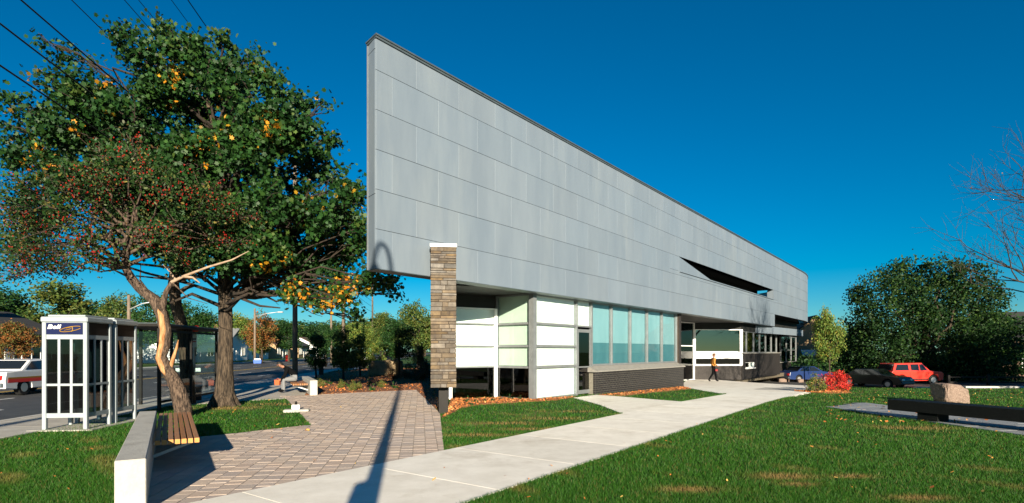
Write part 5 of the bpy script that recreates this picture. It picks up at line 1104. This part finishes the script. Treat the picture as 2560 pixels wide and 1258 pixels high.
house('far_white_house', RP(-36, 160), HA, 12, 9, 3.2, 2.2, 'farthest white house before the road bends away', m_siding, m_shing3, wins=((1.2, .9, 1.8, 1.3), (7, .9, 2, 1.3)), door=4.6)
hp = GX(1978, 66); house('brick_house', hp, -0.25, 5.2, 10, 4.6, 2.2, 'dark brick house with white awning beyond the car park', m_tanbrick, m_shing, wins=((3.2, 2.9, 1.1, 1.1),), door=1.6, awning=(1.0, 2.3, 2.0), gable_front=True)
hp = GX(2500, 62); house('dark_house', hp, -0.35, 14, 10, 4.2, 3.0, 'dark roofed house at the right edge behind the hedge', m_shing3, m_shing, wins=((2, 1, 1.8, 1.3), (9, 1, 2, 1.3)), door=6)  # wall colour darkened to brown to stand for shade on the house

# ------------------------------------------------------------------ vehicles
def car(name, p, rz, label, prof, glassp, L, Wd, wheel_x, wr, m_body, cat='car', group=None, stripe=None, zc=0.95, inset=0.16, ws=None, rw=None):
    """prof: side outline (x, z) without wheel cuts, from rear bottom over the roof to front bottom; local x forward"""
    t = thing(name, p, rz, label, cat, group); hw = Wd / 2
    low = []
    bx0, bx1 = prof[0], prof[-1]
    for wx in sorted(wheel_x, reverse=True):
        low += [(wx + (wr + .07) * math.cos(a), wr + (wr + .07) * math.sin(a)) for a in np.linspace(-0.15, math.pi + .15, 10)]
    outline = list(prof) + low
    def y_at(z): return hw - inset * max(0, (z - zc) / 0.55)
    full = []
    for i in range(len(outline)):
        p0, p1 = outline[i], outline[(i + 1) % len(outline)]; full.append(p0)
        if (p0[1] - zc) * (p1[1] - zc) < 0: f_ = (zc - p0[1]) / (p1[1] - p0[1]); full.append((p0[0] + (p1[0] - p0[0]) * f_, zc))
    n = len(full); up_ = [i for i in range(n) if full[i][1] >= zc - 1e-6]; lo_i = [i for i in range(n) if full[i][1] <= zc + 1e-6]
    b = MB(); vs = [(x, -y_at(z), z) for x, z in full] + [(x, y_at(z), z) for x, z in full]
    b.add(vs, [up_, lo_i, [n + i for i in up_][::-1], [n + i for i in lo_i][::-1]] + [(i, n + i, n + (i + 1) % n, (i + 1) % n) for i in range(n)]); body = b.build('body', m_body, t)
    bv = body.modifiers.new('bevel', 'BEVEL'); bv.width = 0.035; bv.segments = 2; bv.limit_method = 'ANGLE'; bv.angle_limit = 0.6
    for gp_ in glassp:
        for s_ in (-1, 1):
            k = len(gp_); b = MB(); b.add([(x, s_ * (y_at(z) + .012), z) for x, z in gp_] + [(x, s_ * (y_at(z) - .02), z) for x, z in gp_], [list(range(k)), list(range(k, 2 * k))[::-1]] + [(i, (i + 1) % k, k + (i + 1) % k, k + i) for i in range(k)]); b.build('side_window', m_cglass, t)
    for nm, seg in (('windscreen', ws), ('rear_window', rw)):
        if seg:
            (x0, z0), (x1, z1) = seg; y0, y1 = y_at(z0) - .07, y_at(z1) - .07; dn = Vector((z1 - z0, 0, -(x1 - x0))).normalized()
            if dn.x * (1 if nm == 'windscreen' else -1) < 0: dn = -dn
            o_ = dn * .014; b = MB(); q = [Vector((x0, -y0, z0)), Vector((x0, y0, z0)), Vector((x1, y1, z1)), Vector((x1, -y1, z1))]; b.add([v + o_ for v in q] + [v - o_ for v in q], [(0, 1, 2, 3), (7, 6, 5, 4), (0, 4, 5, 1), (1, 5, 6, 2), (2, 6, 7, 3), (3, 7, 4, 0)]); b.build(nm, m_cglass, t)
    for wx in wheel_x:
        for s_ in (-1, 1):
            wh = bpy.data.objects.new('wheel', None); COL.objects.link(wh); wh.parent = t; wh.location = (wx, s_ * (hw - .12), wr)
            b = MB(); b.tube([(0, -.10, 0), (0, -.085, 0), (0, .085, 0), (0, .10, 0)], [wr * .9, wr, wr, wr * .9], 20); b.build('tyre', m_tyre, wh)
            b = MB(); b.tube([(0, -.106, 0), (0, .106, 0)], wr * .58, 14); b.build('rim', m_rim, wh)
    xf = max(x for x, z in prof); xr = min(x for x, z in prof); zf = 0.66 if zc < 1 else 0.85
    for s_ in (-1, 1):
        b = MB(); b.cbox((xf - .06, s_ * (hw - .34) - .14, zf - .08), (xf + .012, s_ * (hw - .34) + .14, zf + .07), .015); b.build('headlight', m_lampw, t)
        b = MB(); b.cbox((xr - .012, s_ * (hw - .22) - .12, zf - .05), (xr + .06, s_ * (hw - .22) + .12, zf + .14), .015); b.build('taillight', m_lampr, t)
    for x0, x1 in ((xf - .05, xf + .07), (xr - .07, xr + .05)): b = MB(); b.cbox((x0, -hw + .06, .36), (x1, hw - .06, .52), .02); b.build('bumper', m_cap, t)
    for z0, z1, m_ in stripe or ():
        for s_ in (-1, 1): b = MB(); b.span((xr + .15, s_ * (hw + .004), z0), (xf - .15, s_ * (hw - .0), z1)); b.build('stripe', m_, t)
    return t
SEDAN = [(-2.35, .30), (-2.38, .62), (-2.30, .92), (-1.55, .98), (-0.95, 1.36), (0.35, 1.40), (1.10, .98), (2.15, .84), (2.36, .62), (2.34, .30)]
SG = [[(-1.35, .99), (-0.88, 1.31), (-0.30, 1.335), (-0.30, .99)], [(-0.22, .99), (-0.22, 1.335), (0.28, 1.345), (0.88, .99)]]
def sedan(name, p, rz, label, m_, **k): return car(name, p, rz, label, SEDAN, SG, 4.7, 1.76, (-1.38, 1.42), .31, m_, ws=((1.04, 1.01), (.42, 1.365)), rw=((-1.48, 1.01), (-1.0, 1.33)), **k)
# red two-door sport utility truck
TRK = [(-2.25, .42), (-2.28, .95), (-2.12, 1.12), (-1.86, 1.74), (0.55, 1.78), (1.12, 1.15), (2.15, 1.06), (2.32, .92), (2.32, .45)]
TG = [[(-1.92, 1.18), (-1.70, 1.64), (-0.72, 1.67), (-0.72, 1.18)], [(-0.52, 1.18), (-0.52, 1.67), (0.18, 1.68), (0.18, 1.18)], [(0.27, 1.18), (0.27, 1.67), (0.48, 1.67), (0.92, 1.18)]]
tp_ = GX(2270, 46.5); car('sport_utility_truck', tp_, 0.10, 'bright red sport utility truck parked beneath the round tree', TRK, TG, 4.6, 1.9, (-1.35, 1.45), .39, paint('truck_red', (0.62, 0.035, 0.02)), 'truck', zc=1.1, inset=.14, ws=((1.06, 1.19), (.62, 1.70)))
trk = bpy.data.objects['sport_utility_truck']
for x in (-.62, .98):
    for s_ in (-1, 1): b = MB(); b.span((x - .018, s_ * .951, .5), (x + .018, s_ * .945, 1.08)); b.build('door_seam', m_black, trk)
for s_ in (-1, 1): b = MB(); b.span((-.85, s_ * .955, .40), (.95, s_ * .90, .50)); b.build('rocker_trim', m_black, trk)
b = MB(); b.bar((-2.17, 0, 1.16), (-1.93, 0, 1.66), 1.5, .03); b.build('rear_window', m_cglass, trk)
dkg = paint('car_dark_green', (0.004, 0.007, 0.0065)); sedan('parked_car', GX(2185, 42.5), math.radians(-62), 'dark green car parked left of the red truck', dkg, group='parked cars')
sedan('parked_car', GX(2012, 50), math.radians(15), 'blue car parked beyond the forecourt bed', paint('car_blue', (0.012, 0.028, 0.10)), group='parked cars')
wcar = paint('car_white', (0.75, 0.76, 0.78)); blu = paint('car_navy', (0.02, 0.06, 0.3))
sedan('patrol_car', RP(-17.3, 25.3, -.116) - RU * 0.0, HA, 'white car with red and orange stripe passing at the left edge', wcar, stripe=((.52, .66, m_red), (.66, .72, m_signyel)), group='cars on the road')
sedan('passing_car', RP(-20.4, 35, -.116), HA + math.pi, 'blue car on the far lanes behind the booth', blu, group='cars on the road')
sedan('passing_car', RP(-11.6, 82, -.116), HA, 'white car far down the near lane', wcar, group='cars on the road')
sedan('passing_car', RP(-14.2, 95, -.116), HA, 'dark car farther down the road', dkg, group='cars on the road')
sedan('passing_car', RP(-11.6, 112, -.116), HA, 'red car at the far end of the road', paint('car_red', (0.5, 0.02, 0.02)), group='cars on the road')

# car park sheet, rail fence
lotp = [Vector((x, y, 0)) for x, y in ((17, 29.0), (60, 27), (75, 49), (40, 49.5), (20, 52), (17.5, 44))]
b = MB(); gx = [(x, y) for x in np.arange(16, 80, 1.5) for y in np.arange(27, 53, 1.5)]
for x, y in gx:
    q = [(x, y), (x + 1.5, y), (x + 1.5, y + 1.5), (x, y + 1.5)]
    if inpoly(np.array([(x + .75, y + .75)]), lotp)[0]: b.add([(a, c, zg(a, c) + .03) for a, c in q], [(0, 1, 2, 3)])
tag(b.build('car_park', m_asph), kind='structure')
for (xa, ya, xb, yb) in ((24.6, 30.5, 58, 30.5), (27, 37.5, 60, 37.5)):
    b = MB(); n = 22
    for k in range(n):
        f0, f1 = k / n, (k + 1) / n; a = Vector((xa + (xb - xa) * f0, ya, 0)); c = Vector((xa + (xb - xa) * f1, yb, 0)); a.z = zg(a.x, a.y) + .06; c.z = zg(c.x, c.y) + .06; b.bar(a, c, .3, .16)
    tag(b.build('kerb', m_kerb), kind='structure')
fp = Vector((26.5, 34.0, 0)); fp.z = zg(fp.x, fp.y); fe = thing('rail_fence', fp, 0, 'low dark rail fence beside the car park behind the boulder', 'fence')
for k in range(9): b = MB(); b.cbox((k * 2.4 - .07, -.07, -.2), (k * 2.4 + .07, .07, .85), .01); b.build('post', m_black, fe)
for z in (.4, .72): b = MB(); b.bar((0, 0, z), (19.2, 0, z), .05, .09); b.build('rail', m_black, fe)

# ------------------------------------------------------------------ people
def person(p, rz, J, label, top, legs, hair, sleeves=True, shoe=None):
    """J: joint name -> (x, y, z, radius), body grown as one skin"""
    t = thing('person', p, rz, label, 'person'); names = list(J); me = bpy.data.meshes.new('body')
    E = [('pelvis', 'belly'), ('belly', 'chest'), ('chest', 'neck'), ('neck', 'chin'), ('chin', 'head'), ('head', 'crown')]
    for s_ in 'lr': E += [('chest', s_ + 'sh'), (s_ + 'sh', s_ + 'el'), (s_ + 'el', s_ + 'wr'), (s_ + 'wr', s_ + 'ha'), ('pelvis', s_ + 'hip'), (s_ + 'hip', s_ + 'kn'), (s_ + 'kn', s_ + 'an'), (s_ + 'an', s_ + 'toe')]
    me.from_pydata([J[n][:3] for n in names], [(names.index(a), names.index(c)) for a, c in E], [])
    o = link('body', me); md = o.modifiers.new('skin', 'SKIN'); sk = me.skin_vertices[0].data
    for i, n in enumerate(names): sk[i].radius = (J[n][3], J[n][3]); sk[i].use_root = (n == 'pelvis')
    md2 = o.modifiers.new('sub', 'SUBSURF'); md2.levels = 2; md2.render_levels = 2
    dg = bpy.context.evaluated_depsgraph_get(); m2 = bpy.data.meshes.new_from_object(o.evaluated_get(dg)); bpy.data.objects.remove(o)
    m2.materials.clear(); shoe = shoe or m_cltblack
    for m_ in (top, legs, m_skin, shoe): m2.materials.append(m_)
    def zone(a, c):
        k = a + '-' + c
        if c in ('chin', 'head', 'crown') or c.endswith('ha'): return 2
        if c == 'neck': return 0
        if c.endswith('wr'): return 0 if sleeves else 2
        if c.endswith('toe'): return 3
        if c.endswith('hip') or c.endswith('kn') or c.endswith('an'): return 1
        return 0
    segs = [(Vector(J[a][:3]), Vector(J[c][:3]), zone(a, c)) for a, c in E]
    for f in m2.polygons:
        c = f.center; best = (9, 0)
        for a, e, zn in segs:
            d = e - a; k = max(0, min(1, (c - a).dot(d) / max(1e-9, d.length_squared))); dist = (c - (a + d * k)).length
            if dist < best[0]: best = (dist, zn)
        f.material_index = best[1]; f.use_smooth = True
    bm = bmesh.new(); bm.from_mesh(m2)
    for s_ in 'lr':                                         # five fingers rooted in the palm
        w_, h_ = Vector(J[s_ + 'wr'][:3]), Vector(J[s_ + 'ha'][:3]); d = (h_ - w_).normalized(); sd = d.cross(Vector((0, 1, 0))); sd = sd.normalized() if sd.length > .1 else Vector((1, 0, 0)); cu = d.cross(sd)
        for k, ln in enumerate((.05, .075, .085, .078, .062)):
            fb = MB(); root = h_ + sd * (.03 - .015 * k) if k else w_.lerp(h_, .5) + sd * .035; dr_ = d if k else (d + sd * .9).normalized()
            fb.tube([root, root + dr_ * ln * .5, root + dr_ * ln * .85 + cu * ln * .35], [.009, .0085, .006], 5)
            vv = [bm.verts.new(v) for v in fb.v]
            for f in fb.f:
                try: nf = bm.faces.new([vv[i] for i in f]); nf.material_index = 2
                except ValueError: pass
    hd = Vector(J['head'][:3]); fw = Vector(J['face'][:3]) - hd if 'face' in J else Vector((1, 0, 0))
    bm.to_mesh(m2); bm.free(); link('body', m2, t)
    b = MB(); fw.normalize(); up = (Vector(J['crown'][:3]) - Vector(J['chin'][:3])).normalized(); sd = up.cross(fw); ring = []
    R_ = Matrix((fw, sd, up)).transposed()
    vs = []; fs = []; NU, NV = 14, 8
    for j in range(NV + 1):
        ph = j / NV * math.pi * 0.62
        for i in range(NU):
            a = 2 * math.pi * i / NU; back = 0.5 - 0.5 * math.cos(a); ph2 = ph * (0.62 + 0.42 * back)
            v = Vector((math.cos(a) * math.sin(ph2) * .112 - .012, math.sin(a) * math.sin(ph2) * .098, math.cos(ph2) * .125)); vs.append(hd + R_ @ v + up * .012)
    fs = [(j * NU + i, j * NU + (i + 1) % NU, (j + 1) * NU + (i + 1) % NU, (j + 1) * NU + i) for j in range(NV) for i in range(NU)]
    b.add(vs, fs, 0, True); b.build('hair', hair, t)
    b = MB(); nb = hd + fw * .095 - up * .015; b.tube([nb + up * .03, nb + fw * .022 - up * .01, nb - up * .018], [.008, .014, .008], 6); b.build('nose', m_skin, t)
    for s_ in (-1, 1): b = MB(); e = hd + fw * .088 + sd * s_ * .034 + up * .012; b.tube([e - sd * .012, e, e + sd * .012], [.003, .008, .003], 6); b.build('eye', m_cltblack, t); b = MB(); e = hd + sd * s_ * .088 - up * .012; b.tube([e + up * .03, e + sd * s_ * .012, e - up * .028], [.008, .014, .006], 6); b.build('ear', m_skin, t)
    return t
WALK = dict(pelvis=(0, 0, .93, .15), belly=(.0, 0, 1.08, .135), chest=(.02, 0, 1.30, .15), neck=(.035, 0, 1.45, .058), chin=(.05, 0, 1.52, .062), head=(.06, 0, 1.60, .088), crown=(.055, 0, 1.67, .07),
            lsh=(.01, .17, 1.39, .065), lel=(-.03, .21, 1.12, .05), lwr=(.18, .18, 1.02, .034), lha=(.25, .17, 1.02, .036), rsh=(.01, -.17, 1.39, .065), rel=(-.06, -.22, 1.12, .05), rwr=(.12, -.2, .98, .034), rha=(.19, -.19, .97, .036),
            lhip=(.02, .09, .88, .105), lkn=(.2, .09, .50, .072), lan=(.24, .09, .09, .05), ltoe=(.40, .09, .045, .042), rhip=(-.02, -.09, .88, .105), rkn=(-.06, -.09, .50, .072), ran=(-.34, -.09, .12, .05), rtoe=(-.22, -.09, .045, .042))
wp = GX(1783, 34.0); wm = person(wp + Vector((0, 0, .022)), math.radians(8), WALK, 'walking person in gold top and black trousers with red bag', m_cltyel, m_cltblack, m_hair)
bag = thing('shoulder_bag', wp + Vector((-.02, -.30, .62)), 0, 'small red bag hanging at the walking person', 'bag'); b = MB(); b.cbox((.03, -.04, .05), (.19, .04, .18), .02); b.build('pouch', mat('bag_red', (0.2, 0.012, 0.012), rough=0.7), bag); b = MB(); b.tube([(.05, 0, .18), (.05, .08, .4), (.10, .1, .55), (.15, .06, .4), (.17, 0, .18)], .008, 5); b.build('strap', m_cltblack, bag)
SIT = dict(pelvis=(-.05, 0, .55, .15), belly=(.05, 0, .70, .145), chest=(.27, 0, .88, .155), neck=(.42, 0, .98, .06), chin=(.50, 0, 1.0, .065), head=(.55, 0, 1.06, .09), crown=(.555, 0, 1.13, .075),
           lsh=(.30, .18, .93, .07), lel=(.38, .22, .66, .055), lwr=(.52, .1, .50, .036), lha=(.59, .06, .47, .038), rsh=(.30, -.18, .93, .07), rel=(.38, -.22, .66, .055), rwr=(.52, -.1, .50, .036), rha=(.59, -.06, .47, .038),
           lhip=(.0, .11, .52, .11), lkn=(.44, .13, .50, .08), lan=(.42, .13, .10, .05), ltoe=(.58, .14, .045, .045), rhip=(.0, -.11, .52, .11), rkn=(.44, -.13, .50, .08), ran=(.46, -.13, .10, .05), rtoe=(.62, -.14, .045, .045))
sm_ = b2 + d2 * 1.45 - Vector((d2.y, -d2.x, 0)) * -0.0
sq = Vector((-d2.y, d2.x, 0)); sm_ = b2 + d2 * 1.9 + Vector((-d2.y, d2.x, 0)) * 0.36; sm_.z = .02
person(sm_, math.atan2(d2.x, -d2.y), SIT, 'seated person bent forward in dark top and pale trousers', m_cltblack, m_cltwhite, m_hairb)
cupp = sm_ + Vector((-d2.y, d2.x, 0)) * .64 + Vector((0, 0, .30)); cpt = thing('paper_bag', cupp, 0, 'orange paper bag held by the seated person', 'bag'); b = MB(); b.box((0, 0, .09), (.17, .13, .2), taper=1.15); b.build('bag', m_orange, cpt); b = MB(); b.tube([(-.06, 0, .19), (0, 0, .25), (.06, 0, .19)], .008, 5); b.build('handle', m_orange, cpt)
